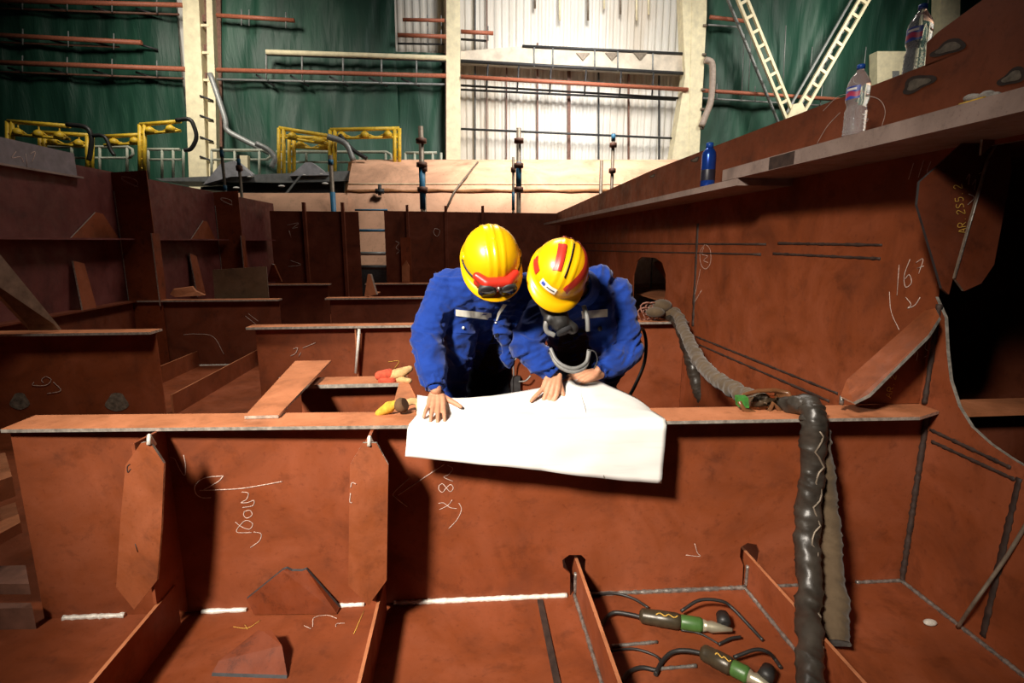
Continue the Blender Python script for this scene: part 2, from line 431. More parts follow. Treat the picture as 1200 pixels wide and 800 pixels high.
# ---- generic girder
def girder(label, web, fl_lo, fl_hi, wm=PRIMER, fm=PRIMER_TOP, chamf=0, slope=0.0):
    """web = (x0,x1,y,z0,z1)"""
    x0, x1, y, z0, z1 = web
    t = thing('cross_girder', label, 'girder', ((x0+x1)/2, y, z0))
    part('web', MB().plate([(x0, y, z0), (x1, y, z0), (x1, y, z1), (x0, y, z1)], (0, .014, 0)), wm, t)
    (a, c, zb), (b, d, zt) = fl_lo, fl_hi
    pts = [(a, c, zb), (b-chamf, c, zb), (b, d, zb), (a, d, zb)]
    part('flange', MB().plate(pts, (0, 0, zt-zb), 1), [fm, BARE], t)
    return t
# ================================================================= FRONT GIRDER
S = -.038
S = -.020
def yw(x): return 2.155+S*x           # web front face
def yf0(x): return 2.058-.038*x-.02*min(x+.2, 0)          # flange front edge
def yf1(x): return 2.234-.038*x-.02*min(x+.2, 0)
g1 = thing('cross_girder', 'big nearest red girder that the two workers lean over', 'girder', (0, 2.14, 0))
def W(px, py): return G(px, py, 2.155, S)
xl = -1.835
def arch(pts): return [W(*p) for p in pts]
a3 = [(668, 699), (668, 672), (660, 665), (659, 656), (667, 650), (681, 650), (687, 656), (686, 670), (684, 699)]
a4 = [(870, 684), (871, 662), (867, 652), (868, 641), (876, 636), (887, 638), (891, 648), (888, 668), (886, 684)]
pts = [V((xl, yw(xl), 0))]
for A in (a3, a4):
    q = arch(A); q[0].z = 0; q[-1].z = 0; pts += q
pts += [V((RX, yw(RX), 0)), V((RX, yw(RX), .857)), V((xl, yw(xl), .857))]
part('web', MB().plate(pts, (0, .014, 0)), PRIMER, g1)
fp = [(-1.843, yf0(-1.84)), (-.2, yf0(-.2)), (1.91, yf0(1.93)), (2.06, yf0(2.0)+.07), (2.06, yf1(2.06)), (-.2, yf1(-.2)), (-1.843, yf1(-1.84))]
fp = [(a, b, .856) for a, b in fp]
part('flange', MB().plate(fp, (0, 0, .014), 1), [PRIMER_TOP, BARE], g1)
def wy(px, py, d=.0): return W(px, py)+V((0, -d, 0))
def floor_line(px0, px1, z=.004, d=.006):
    a, b = P(*px0, z=0).x, P(*px1, z=0).x
    return [V((a, yw(a)-d, z)), V((b, yw(b)-d, z))]
for a, b, m, r, lb in (((82, 718), (153, 715), WELDW, .012, 'bright white weld'), ((240, 713), (292, 711), WELDW, .011, 'bright white weld'), ((394, 707), (428, 706), WELDW, .011, 'bright white weld'),
                   ((462, 705), (664, 697), WELDW, .012, 'pale weld bead'), ((686, 693), (868, 682), WELD, .011, None), ((888, 682), (930, 680), WELD, .008, None), ((990, 672), (1050, 667), WELD, .009, None)):
    part('weld_bead', bead(floor_line(a, b), r), m, g1, lb)
part('weld_bead', bead([(RX-.008, yw(RX)-.01, .0), (RX-.008, yw(RX)-.01, .85)], .012), BURN, g1, 'dark scorched corner weld')
# chalk writing on the web
z1 = (120, 480, 3.076)
def gmark(lines, zoom, m=CHALK, r=.0016): part('chalk_mark', strokes(lines, W, r, V((0, -.0012, 0)), (0, 1, 0), zoom), m, g1, 'handwritten chalk mark')
gmark([[(648, 258), (560, 274), (480, 285), (350, 290)], [(436, 238), (370, 245), (335, 272), (338, 302), (360, 316), (392, 316)], [(436, 238), (418, 258), (362, 290)]], z1, r=.0022)
gmark([[(503, 296), (526, 300), (520, 322), (500, 334), (524, 334), (546, 326), (542, 345), (505, 352)], [(512, 366), (532, 362), (540, 378), (522, 390), (510, 380), (512, 366)],
       [(480, 404), (500, 420), (530, 430), (542, 410), (520, 398), (500, 412), (485, 440), (540, 442)], [(545, 440), (572, 446), (566, 472), (534, 496)]], z1)
gmark([[(293, 162), (300, 200), (297, 236), (280, 215), (262, 178), (244, 170)]], z1)
z2 = (440, 430, 3.333)
gmark([[(270, 378), (180, 438), (88, 500)], [(130, 435), (72, 490), (80, 510), (124, 545)]], z2, r=.0021)
gmark([[(280, 382), (302, 396), (284, 420), (268, 430), (304, 446)], [(248, 462), (262, 455), (276, 470), (292, 486), (304, 472), (294, 458), (278, 470), (262, 488), (248, 478), (248, 462)],
       [(246, 532), (266, 530), (292, 548), (318, 552)], [(300, 518), (282, 540), (250, 556)], [(326, 530), (336, 556), (318, 596), (286, 630)]], z2)
gmark([[(580, 55), (590, 90), (600, 105), (545, 100)]], (640, 620, 3.333))
# tripping brackets with chamfered face plates
def bracket(face, tip, ybase, lug, name='bracket'):
    yb = ybase
    poly = [P(px, py, y=yb) for px, py in face]
    cx = sum(p.x for p in poly)/len(poly)
    zs = max(p.z for p in poly); zi = min(p.z for p in poly)
    lx = P(tip[0], tip[1], y=yb).x
    br = part('bracket', MB().plate([(cx-.006, yb+.012, zs-.01), (cx-.006, yw(cx), .85), (cx-.006, yw(cx), 0.0), (cx-.006, yb+.012, zi+.01)], (.012, 0, 0)), PRIMER, g1)
    part('face_plate', MB().plate(poly, (0, .012, 0), 1), [PRIMER_F, BARE], br)
    part('lug', MB().tube([(lx, yb+.004, zs-.012), (lx, yb+.008, zs+.02), (lx, yb+.03, .85)], [.011, .007, .010], 8, jit=.2), WELDW, br, 'blob of pale weld at the top')
    return br
PRIMER_F = steel('face_plate_primer', (.225, .058, .018), .6, .4, 1.6)
B1 = bracket([(175, 517), (192, 543), (189, 620), (184, 680), (157, 714), (136, 688), (141, 610), (147, 545), (165, 519)], (174, 518), 1.965, None)
B2 = bracket([(425, 519), (441, 519), (455, 545), (454, 610), (453, 680), (432, 709), (408, 686), (409, 610), (410, 545)], (433, 518), 1.92, None)
def fmark(br, y, lines, m=CHALK): part('chalk_mark', strokes(lines, lambda a, b: P(a, b, y=y), .0018, V((0, -.001, 0)), (0, 1, 0), z1), m, br)
fmark(B2, 1.92, [[(915, 268), (900, 262), (895, 280)], [(895, 300), (892, 330), (900, 335)]])
fmark(B1, 1.965, [[(100, 195), (90, 205), (92, 225), (102, 212)], [(118, 482), (128, 512)]], BURN)

# ---- floor stiffener bars in the near bays
BARL = ['left floor bar under the leftmost hexagonal bracket', 'floor bar running forward from below the second hexagonal bracket',
        'floor bar through the arched hole left of the two grinders', 'floor bar through the arched hole right of the two grinders']
def fbar(x, y0, y1, h, label, edge=True, w=.014):
    t = thing('floor_bar', label, 'stiffener', (x, (y0+y1)/2, 0), 'stiffener bars on the near floor')
    part('bar', MB().plate([(x-w/2, y0, 0), (x-w/2, y1, 0), (x-w/2, y1, h), (x-w/2, y0, h)], (w, 0, 0), 1), [PRIMER, PRIMER_TOP], t)
    return t
fbar(-1.235, .6, 2.10, .19, BARL[0]); fbar(-.372, .6, 2.10, .17, BARL[1], w=.012)
for x, l in ((.488, BARL[2]), (1.295, BARL[3])):
    t = fbar(x, .6, 2.5, .165, l)
    part('weld_bead', bead([(x-.012, .7, .003), (x-.012, yw(x), .003)], .009), WELD, t)
    part('weld_bead', bead([(x-.011, yw(x)-.012, .02), (x-.011, yw(x)-.012, .12)], .008), WELD, t)
# flat strip near the bar, and short weld runs on the floor
t = thing('flat_strip', 'narrow flat strip on the floor left of the arched-hole bar', 'steel strip', (.33, 1.8, 0))
part('strip', MB().box((.30, .7, 0), (.325, yw(.3)-.03, .008)), BURN, t)
for a, b in (((716, 757), (770, 752)), ((765, 784), (816, 780))):
    solo('weld_run', bead([P(*a, z=.004), P(*b, z=.004)], .007), WELD, 'grey weld run on the floor ' + ('above' if a[1] < 770 else 'below') + ' the lower grinder hose', 'weld', 'weld runs on the floor')
for px0, px1 in (((1056, 672), (1150, 738)), ((1150, 738), (1225, 792))):
    pass
part('weld_bead', bead([(RX-.008, .9, .004), (RX-.008, 2.1, .004)], .010), WELD, wall_right)
# vertical dark seam on the lower near wall with a rod leaning at it
part('burn_line', wall_strip((1195, 560), (1152, 745), .013), BURN, wall_right, 'dark burnt vertical seam')
solo('thin_rod', MB().tube(spline([P(1122, 735, z=.01), P(1140, 708, x=1.98), P(1160, 680, x=2.01), P(1182, 648, x=2.035), P(1205, 610, x=2.05)]), .007, 8), MILL, 'thin grey rod leaning against the right wall near the floor', 'rod')
solo('chalk_stub', MB().ball(P(1090, 729, z=.012), (.03, .018, .012), u=10, v=6), DEBRIS, 'small broken white lump on the floor in the right corner', 'debris')

GL = {'A': [[(0, 0), (.3, 1), (.6, 0)], [(.12, .4), (.48, .4)]], 'R': [[(0, 0), (0, 1), (.45, .95), (.5, .7), (.4, .55), (.02, .5)], [(.2, .5), (.55, 0)]], '.': [[(.1, 0), (.18, .06)]],
      '2': [[(0, .8), (.2, 1), (.45, .9), (.45, .65), (0, 0), (.55, .02)]], 'S': [[(.5, .9), (.2, 1), (0, .8), (.2, .55), (.45, .4), (.4, .1), (.0, .05)]], '5': [[(.5, 1), (.08, 1), (.05, .6), (.4, .6), (.5, .3), (.3, 0), (0, .08)]]}
def written(txt, o, e, h):
    n = len(txt); dx, dy = (e[0]-o[0])/n, (e[1]-o[1])/n; L_ = math.hypot(dx, dy); ux, uy = dx/L_, dy/L_; vx, vy = uy, -ux; out = []
    for k, ch in enumerate(txt):
        for ln in GL[ch]:
            out.append([(o[0]+dx*k+ux*a*L_*1.2+vx*b*h, o[1]+dy*k+uy*a*L_*1.2+vy*b*h) for a, b in ln])
    return out
# ---- lower right diagonal bracket (face bar + gusset with writing)
t = thing('corner_bracket', 'diagonal chamfered bracket between girder flange and right wall', 'bracket', (1.95, 2.12, .87))
yb = 2.10
gus = [P(1003, 474, y=yb+.06), P(1083, 474, y=yb+.06), P(1098, 440, y=yb+.06), P(1106, 380, y=yb+.06), P(1095, 378, y=yb+.06), P(1000, 464, y=yb+.06)]
for g in gus: g.x = min(g.x, RX-.002); g.z = max(g.z, .871)
part('gusset', MB().plate(gus, (0, .012, 0)), PRIMER, t)
def bx(px, py, y): return P(px, py, y=y)
fb = [bx(a, b, y_) for a, b, y_ in ((985, 464, 2.05), (1000, 471, 2.0), (1018, 462, 1.985), (1088, 392, 1.985), (1101, 371, 2.03), (1096, 361, 2.08), (1083, 364, 2.12), (992, 445, 2.12))]
for p in fb: p.x = min(p.x, RX-.004)
part('face_bar', MB().plate(fb, (.009, 0, -.011), 1), [PRIMER_F, BARE], t)
part('weld_bead', bead([bx(986, 474, yb-.03), bx(987, 464, yb-.03)], .010), WELD, t)
mk = (960, 140, 2.354)
part('chalk_mark', strokes(written('AR.2', (198, 768), (214, 700), 15), lambda a, b: P(a, b, y=yb+.055), .0016, V((0, 0, 0)), (0, 1, 0), mk), YCHALK, t)
part('chalk_mark', strokes([[(262, 650), (272, 640), (268, 665)], [(285, 610), (300, 600), (292, 630), (305, 640)], [(310, 600), (330, 570), (320, 610)], [(290, 655), (300, 650)]], lambda a, b: P(a, b, y=yb+.055), .0014, V((0, 0, 0)), (0, 1, 0), mk), CHALK, t)
# ---- upper bracket under the shelf, with yellow writing
t = thing('upper_bracket', 'dark angular bracket under the shelf with yellow chalk writing', 'bracket', (2.1, 2.1, 1.4))
ub = [(1075, 240), (1078, 213), (1104, 190), (1130, 160), (1156, 165), (1157, 190), (1128, 290), (1117, 325), (1112, 345), (1104, 338)]
pu = [P(a, b, y=2.05) for a, b in ub]
for p in pu: p.z = min(p.z, 1.985)
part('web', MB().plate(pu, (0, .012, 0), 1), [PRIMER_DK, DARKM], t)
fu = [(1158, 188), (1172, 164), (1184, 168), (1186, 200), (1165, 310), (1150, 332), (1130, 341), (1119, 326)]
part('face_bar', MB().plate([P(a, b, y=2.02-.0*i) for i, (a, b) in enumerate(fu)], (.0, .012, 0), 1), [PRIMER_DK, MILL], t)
part('bright_edge', MB().tube([P(1158, 189, y=2.018), P(1119, 326, y=2.018)], .003, 6), WELD, t)
part('chalk_mark', strokes(written('AR.2S5.2', (408, 312), (392, 172), 22), lambda a, b: P(a, b, y=2.047), .0016, V((0, 0, 0)), (0, 1, 0), mk), YCHALK, t)
part('chalk_mark', strokes([[(405, 165), (415, 150), (412, 180)], [(422, 180), (432, 165), (428, 195)], [(440, 150), (452, 145)], [(412, 205), (428, 215), (410, 235)]], lambda a, b: P(a, b, y=2.047), .0013, V((0, 0, 0)), (0, 1, 0), mk), CHALK, t)
t = thing('shelf_gusset', 'small orange gusset under the shelf at the far right', 'bracket', P(1160, 170, y=1.9))
part('plate', MB().plate([P(1150, 182, y=2.0), P(1152, 160, y=2.0), P(1178, 156, y=2.0)], (0, .01, 0), 1), [PRIMER, BARE], t)
part('weld_bead', bead([(RX-.006, 2.128, .88), (RX-.006, 2.128, 1.33)], .011), BURN, wall_right, 'dark scorched corner weld')

# ---- loose triangular clip plates on the near floor
def clip(lines, label, y0, y1):
    n = len(lines); q = []
    for (px, py, z) in lines: q.append(P(px, py, z=z))
    return solo('clip_plate', MB().plate(q, (0, .012, .006), 1), [RUSTY, BARE], label, 'steel plate', 'notched clip plates on the floor')
def lean(px, py, y): return P(px, py, y=y)
yb0 = P(300, 720, z=.004).y; q = [P(298, 720, z=.004), lean(289, 702, yb0+.012), lean(331, 668, 2.155), lean(336, 666, 2.155), lean(342, 669, 2.155), lean(354, 669, 2.155), lean(359, 667, 2.155), lean(398, 712, yb0+.004), P(395, 719, z=.004)]
solo('clip_plate', MB().plate(q, (0, .010, .004), 1), [RUSTY, DARKM], 'notched triangular clip plate leaning against the foot of the girder', 'steel plate', 'notched clip plates')
q = [P(x, y, z=z) for x, y, z in ((248, 792, .0), (256, 778, .02), (302, 742, .07), (308, 743, .07), (318, 742, .07), (330, 760, .05), (336, 795, .0))]
solo('clip_plate', MB().plate(q, (0, .006, .010), 1), [RUSTY, DARKM], 'notched clip plate lying flat at the bottom edge of the picture', 'steel plate', 'notched clip plates')
zf = (200, 620, 3.333)
fo = MB(); fo.b.free()
flo = bpy.data.objects['floor']
part('chalk_mark', strokes([[(555, 380), (560, 345), (610, 335), (650, 348)], [(645, 380), (650, 368), (680, 366)], [(520, 375), (548, 388)]], lambda a, b: P(a, b, z=.002), .0016, V((0, 0, 0)), (0, 0, 1), zf), CHALK, flo)
part('chalk_mark', strokes([[(245, 380), (300, 385), (350, 355)], [(290, 372), (300, 390)], [(755, 318), (715, 408)]], lambda a, b: P(a, b, z=.002), .0016, V((0, 0, 0)), (0, 0, 1), zf), YCHALK, flo)

# ---- steps and planks seen past the left end of the front girder
t = [P(-60, 562, y=2.9), P(20, 548, y=2.9), P(20, 536, y=3.2), P(-60, 536, y=3.2)]
for pts, th, m, lab in (([P(-80, 590, z=.52), P(14, 558, z=.52), P(6, 530, z=.52), P(-80, 545, z=.52)], (0, 0, -.1), PRIMER_TOP, 'upper red plank end left of the nearest girder'),
                        ([P(-80, 668, z=.32), P(24, 612, z=.32), P(18, 588, z=.32), P(-80, 622, z=.32)], (0, 0, -.05), PRIMER_TOP, 'middle red plank end left of the nearest girder'),
                        ([P(-60, 684, z=.16), P(34, 684, z=.16), P(30, 662, z=.16), P(-60, 664, z=.16)], (0, 0, -.05), BROWNST, 'dark flat plate low down left of the nearest girder'),
                        ([P(-60, 714, z=.1), P(38, 712, z=.1), P(36, 706, z=.1), P(-60, 706, z=.1)], (0, 0, -.1), BROWNST, 'lowest dark bar left of the nearest girder')):
    solo('plank', MB().plate(pts, th), m, lab, 'plank')

for (a, b, zt, lab) in ((-55, 565, .425, 'upright wooden block under the upper red plank end'), (-62, 650, .275, 'upright wooden block under the middle red plank end'), (-40, 678, .112, 'low wooden block under the dark flat plate')):
    p = P(a, b, z=zt); solo('support_block', MB().box((p.x-.05, p.y-.01, 0), (p.x+.05, p.y+.09, zt)), BROWNST, lab, 'block')
# ================================================================= SECOND ROW
g = girder('second girder behind the workers, running to the right wall', (-1.86, RX-.004, 4.80, 0, .85), (-1.90, 4.70, .85), (2.06, 4.86, .87), chamf=0)
part('stiffener', MB().box((P(418, 400, y=4.79).x, 4.73, .28), (P(418, 400, y=4.79).x+.012, 4.80, .84)), PRIMER_TOP, g)
part('bright_edge', MB().tube([P(421, 385, y=4.72), P(417, 437, y=4.72)], .014, 6), WELDW, g, 'white strip painted as the lit edge of the stiffener')  # white tube put in for the light along the stiffener edge
zb = (250, 320, 4.0)
def m2(g, y, lines, m=CHALK, r=.003, zoom=zb): part('chalk_mark', strokes(lines, lambda a, b: P(a, b, y=y), r, V((0, -.001, 0)), (0, 1, 0), zoom), m, g)
m2(g, 4.795, [[(375, 355), (395, 350), (385, 375), (362, 388)], [(410, 372), (400, 390)], [(305, 490), (345, 485), (330, 510), (310, 490)], [(420, 350), (480, 325)]])
m2(g, 4.795, [[(820, 415), (870, 412), (850, 445)]], YCHALK)
g = girder('second-row girder standing at the far left', (LX, -2.60, 4.62, 0, .85), (LX, 4.52, .85), (-2.585, 4.70, .87), chamf=.0)
zc = (0, 320, 4.0)
m2(g, 4.615, [[(160, 510), (155, 525), (215, 525), (240, 500), (215, 485), (195, 500), (205, 515)], [(250, 510), (285, 550), (220, 565)]], zoom=zc)
def yscar(g, px, py, rx, ry, y):
    ring = [P(px+rx*math.cos(a)*(1+.2*math.sin(3*a)), py+ry*math.sin(a), y=y) for a in [2*PI*k/18 for k in range(18)]]
    part('burn_scar', MB().plate(ring, (0, -.001, 0)), SOOT, g, 'greenish burnt patch')
yscar(g, 137, 471, 13, 11, 4.617); yscar(g, 23, 470, 11, 10, 4.617)
# floor bars in the second bay (left gap)
def pbar(x, y0, y1, h, label):
    t = thing('floor_bar', label, 'stiffener', (x, (y0+y1)/2, 0), 'stiffener bars in the second bay')
    part('bar', MB().plate([(x-.008, y0, 0), (x-.008, y1, 0), (x-.008, y1, h), (x-.008, y0, h)], (.016, 0, 0), 1), [PRIMER, PRIMER_TOP], t)
pbar(P(190, 468, z=.2).x, 5.0, 7.08, .2, 'long floor bar in the gap between the second-row girders')
pbar(P(185, 430, z=.2).x, 5.5, 7.08, .2, 'far floor bar in the gap beside the left girder end')
solo('floor_plate', MB().plate([P(196, 482, z=.25), P(290, 482, z=.25), P(306, 432, z=.25), P(290, 432, z=.25)], (0, 0, -.012)), PRIMER_TOP, 'slanting red plate leaning in the gap between second-row girders', 'steel plate') if False else None
# diagonal plank and short girder
g = girder('short low girder segment under the slanting plank end', (-.90, -.36, 2.86, 0, .84), (-.93, 2.77, .84), (-.33, 2.93, .86))
q = [P(286, 484, y=2.20), P(326, 484, y=2.20), P(388, 422, y=3.16), P(346, 423, y=3.16)]
q = [V((p.x, p.y, max(.872, .885 if i < 2 else .905))) for i, p in enumerate(q)]
solo('slanting_plank', MB().plate(q, (0, 0, -.013), 1), [PRIMER_TOP, BARE], 'long red plank laid slanting back from the nearest girder flange', 'plank')
q = [P(458, 484, y=2.30), P(492, 484, y=2.30), P(486, 462, y=2.55), P(478, 446, y=2.8), P(468, 447, y=2.8)]
solo('pale_plate', MB().plate(q, (0, 0, -.012), 1), [PRIMER_TOP, BARE], 'pale narrow plate pointing back beside the left worker hand', 'steel plate')
# ================================================================= THIRD / FOURTH ROWS AND FAR BULKHEAD
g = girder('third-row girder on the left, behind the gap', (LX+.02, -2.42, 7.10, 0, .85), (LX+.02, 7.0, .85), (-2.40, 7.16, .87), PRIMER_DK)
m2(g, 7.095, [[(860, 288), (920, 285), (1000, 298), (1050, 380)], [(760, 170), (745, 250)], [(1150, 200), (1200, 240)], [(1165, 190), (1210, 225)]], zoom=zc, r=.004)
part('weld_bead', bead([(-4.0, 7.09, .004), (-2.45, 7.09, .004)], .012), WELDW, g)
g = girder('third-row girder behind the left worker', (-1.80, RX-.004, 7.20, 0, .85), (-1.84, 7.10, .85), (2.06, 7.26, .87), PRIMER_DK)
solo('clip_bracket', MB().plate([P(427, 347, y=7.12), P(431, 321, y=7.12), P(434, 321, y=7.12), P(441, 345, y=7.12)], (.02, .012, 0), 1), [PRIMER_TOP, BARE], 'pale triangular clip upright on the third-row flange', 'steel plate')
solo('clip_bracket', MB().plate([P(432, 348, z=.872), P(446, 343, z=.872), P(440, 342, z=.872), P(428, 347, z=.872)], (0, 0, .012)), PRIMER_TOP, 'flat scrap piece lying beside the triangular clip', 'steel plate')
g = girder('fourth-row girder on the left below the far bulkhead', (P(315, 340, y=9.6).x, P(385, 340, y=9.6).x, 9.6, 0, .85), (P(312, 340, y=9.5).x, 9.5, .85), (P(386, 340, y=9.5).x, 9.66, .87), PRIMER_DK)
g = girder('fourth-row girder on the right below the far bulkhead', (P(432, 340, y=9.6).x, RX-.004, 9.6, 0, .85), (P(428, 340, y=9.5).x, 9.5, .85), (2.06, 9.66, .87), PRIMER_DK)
solo('clip_bracket', MB().plate([P(313, 330, z=.872), P(318, 309, y=9.52), P(321, 310, y=9.52), P(330, 330, z=.872)], (.015, .02, 0), 1), [PRIMER_DK, BARE], 'dark triangular clip upright on the fourth-row flange', 'steel plate')
solo('pointed_post', MB().plate([P(471, 330, y=9.53), P(471, 312, y=9.53), P(476, 305, y=9.53), P(480, 312, y=9.53), P(480, 330, y=9.53)], (0, .02, 0)), PRIMER_TOP, 'pale pointed flat bar upright before the far bulkhead', 'flat bar')
solo('dark_panel', MB().plate([V((P(249, 346, y=7.3).x, 7.3, 0)), V((P(314, 346, y=7.3).x, 7.3, 0)), P(312, 312, y=7.3), P(249, 316, y=7.3)], (0, .02, 0), 1), [steel('olive_primer', (.10, .055, .028), .6, .6), MILL], 'dark olive brown panel standing upright on the third-row girder', 'steel plate')
solo('rounded_tab', MB().plate([P(199, 345, y=7.0), P(203, 339, y=7.0), P(225, 336, y=7.05), P(229, 341, y=7.05), P(240, 346, y=7.05), P(205, 348, y=7.0)], (0, .03, .008)), PRIMER_TOP, 'rounded red tab plate lying on the left third-row girder', 'steel plate')
# far bulkhead in two panels with gap
def bulk(px0, px1, label):
    x0, x1 = P(px0, 250, y=12.1).x, P(px1, 250, y=12.1).x
    t = thing('bulkhead_panel', label, 'steel plate', ((x0+x1)/2, 12.1, 0))
    z0 = P(px0, 247, y=12.1).z; z1_ = P(px1, 248 if px1 < 500 else 250, y=12.1).z
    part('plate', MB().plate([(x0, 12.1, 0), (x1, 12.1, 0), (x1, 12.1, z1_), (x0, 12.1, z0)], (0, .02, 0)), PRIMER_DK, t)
    return t
b1 = bulk(316, 420, 'left far bulkhead panel with two upright ribs'); b2 = bulk(450, 660, 'wide far bulkhead panel behind the two workers')
def rib(t, px, top, w=.06, bot=335):
    x = P(px, 280, y=12.0).x
    part('rib', MB().box((x-w/2, 12.0, 0), (x+w/2, 12.1, P(px, top, y=12.0).z)), PRIMER_DK, t)
rib(b1, 358, 237); rib(b1, 403, 237)
rib(b2, 478, 240, .05); rib(b2, 523, 241); rib(b2, 566, 241)
x = P(476, 300, y=11.98).x; part('rib_foot', MB().box((x-.11, 11.97, .4), (x+.11, 12.0, P(477, 278, y=11.98).z)), RUSTY, b2)
for t, lines in ((b1, [[(345, 415), (400, 405), (370, 430), (395, 425)], [(355, 440), (365, 475)], [(360, 580), (410, 600), (350, 610)]]), (b2, [[(1040, 430), (1032, 450), (1050, 468), (1062, 440), (1040, 430)], [(855, 490), (870, 500), (856, 520), (872, 535), (858, 550)]])):
    m2(t, 12.095, lines, r=.006, zoom=(250, 160, 4.0))
t = thing('gap_rails', 'blue and grey rails across the gap in the far bulkhead', 'railing', (P(435, 260, y=12.15).x, 12.15, 0))
for py, m, r in ((246, BLUEP, .02), (270, BLUEP, .03), (297, GREYP, .04), (313, DARKM, .05)):
    part('rail', MB().tube([P(416, py, y=12.16), P(454, py, y=12.16)], r, 8), m, t)
struct('wall_far', MB().box((-5, 12.55, 0), (RX+1.3, 12.6, 1.0)), DARKM)

# ================================================================= THE HALL BEHIND
HY = 21.0
def Hh(px, py, d=0.0): return P(px, py, y=HY-d)
# corrugated translucent back wall
x0, x1 = -16.0, 22.0; n = int((x1-x0)/.0667); rows = [[], []]
cor = MB()
for k, z in enumerate((-1.0, 14.0)):
    rows[k] = [V((x0+(x1-x0)*i/n, HY+(.035 if (i % 4) in (0, 1) else -.02), z)) for i in range(n+1)]
cor.grid(rows, smooth=False)
wb = struct('wall_back', cor, SHEET)
# hall ground
struct('ground', MB().box((-20, -2, -1.05), (24, HY+.3, -1.0)), PIT)

def tarpaulin(px0, px1, py0, py1, label, seed):
    a, b = Hh(px0, 100, .25).x, Hh(px1, 100, .25).x
    zt, zb = Hh((px0+px1)/2, py0, .25).z, Hh((px0+px1)/2, py1, .25).z
    nx_, nz_ = max(8, int((b-a)/.09)), max(8, int((zt-zb)/.16)); rows = []
    for j in range(nz_+1):
        r = []
        for i in range(nx_+1):
            x = a+(b-a)*i/nx_; z = zb+(zt-zb)*j/nz_
            w = noise.noise(V((x*.9+seed+z*.25, z*.18, seed)))*.16+noise.noise(V((x*2.6-z*.5, z*.2, seed+5)))*.08+noise.noise(V((x*6, z*.5, seed+9)))*.02
            sag = .10*math.sin((z-zb)/2.3*PI)
            r.append(V((x, HY-.35+w-sag*.6, z)))
        rows.append(r)
    o = solo('green_tarpaulin', MB().grid(rows), TARP, label, 'tarpaulin', 'green tarpaulins on the hall wall')
    return o
tarpaulin(-160, 216, -30, 262, 'dark green tarpaulin on the hall wall left of the first pale column', 1.0)
tarpaulin(236, 466, -30, 262, 'green tarpaulin between the first and second pale columns, reaching to the top', 4.0)
tarpaulin(466, 524, 64, 262, 'green tarpaulin strip beside the middle column, ending below the tray', 9.0)
tarpaulin(822, 1240, -60, 262, 'green tarpaulin on the right behind the crossing lattice braces', 13.0)

# columns
def column(poly_f, depth, label, extra=None):
    cx = sum(p[0] for p in poly_f)/len(poly_f)
    q = [Hh(a, b, .9) for a, b in poly_f]
    t = thing('hall_column', label, 'column', (sum(p.x for p in q)/len(q), HY-.6, -1))
    part('shaft', MB().plate(q, (0, depth, 0)), CREAM, t)
    return t
c = column([(212, -40), (231, -40), (248, 330), (226, 330)], .5, 'left pale hall column with a ladder-like second leg')
m = MB().plate([Hh(241, -40, .8), Hh(247, -40, .8), Hh(252, 95, .8), Hh(257, 330, .8), Hh(247, 330, .8)], (0, .3, 0)); part('second_leg', m, CREAM, c)
m = MB().plate([Hh(232, -40, .5), Hh(258, -40, .5), Hh(262, 330, .5), Hh(236, 330, .5)], (0, .1, 0)); part('back_plate', m, BROWNST, c)
for py in (28, 60, 92): part('batten', MB().plate([Hh(231, py, .82), Hh(245, py, .82), Hh(245, py+3, .82), Hh(231, py+3, .82)], (0, .05, 0)), CREAM, c)
for py in (17, 52, 85): part('bracket', MB().plate([Hh(232, py, .7), Hh(242, py, .7), Hh(242, py+8, .7), Hh(233, py+8, .7)], (0, .1, 0)), BROWNST, c)
for py in (112, 135, 160, 183): part('strap', MB().tube([Hh(234, py, .95), Hh(250, py+6, .85)], .03, 6), DARKM, c)
c = column([(523, -40), (539, -40), (540, 330), (523, 330)], .5, 'middle pale hall column left of the bright corrugated wall')
part('edge_strip', MB().plate([Hh(522, -40, .88), Hh(524.5, -40, .88), Hh(524.5, 330, .88), Hh(522, 330, .88)], (0, .2, 0)), BROWNST, c)
c = column([(798, -40), (829, -40), (828, 20), (819, 190), (817, 330), (780, 330), (787, 190), (803, 90)], .5, 'broad pale hall column right of the bright corrugated wall')
part('side_face', MB().plate([Hh(812, -40, .92), Hh(829, -40, .92), Hh(819, 190, .92), Hh(817, 330, .92), Hh(805, 330, .92), Hh(807, 190, .92)], (0, .05, 0)), CREAM, c)
for py in (30, 64, 105, 128, 150): part('bolt', MB().tube([Hh(825-py*.03, py, .95), Hh(829-py*.03, py, .95)], .05, 6), MILL, c)
c = column([(1028, 60), (1060, 60), (1082, 60), (1082, 345), (1028, 345)], .4, 'pale column stub behind the upright edge of the right wall')
part('door_plate', MB().plate([Hh(1046, 83, .92), Hh(1054, 83, .92), Hh(1054, 92, .92), Hh(1046, 92, .92)], (0, .03, 0)), GREYP, c)
c = column([(1103, -40), (1126, -40), (1120, 345), (1098, 345)], .4, 'pale narrow column at the top right above the right wall')

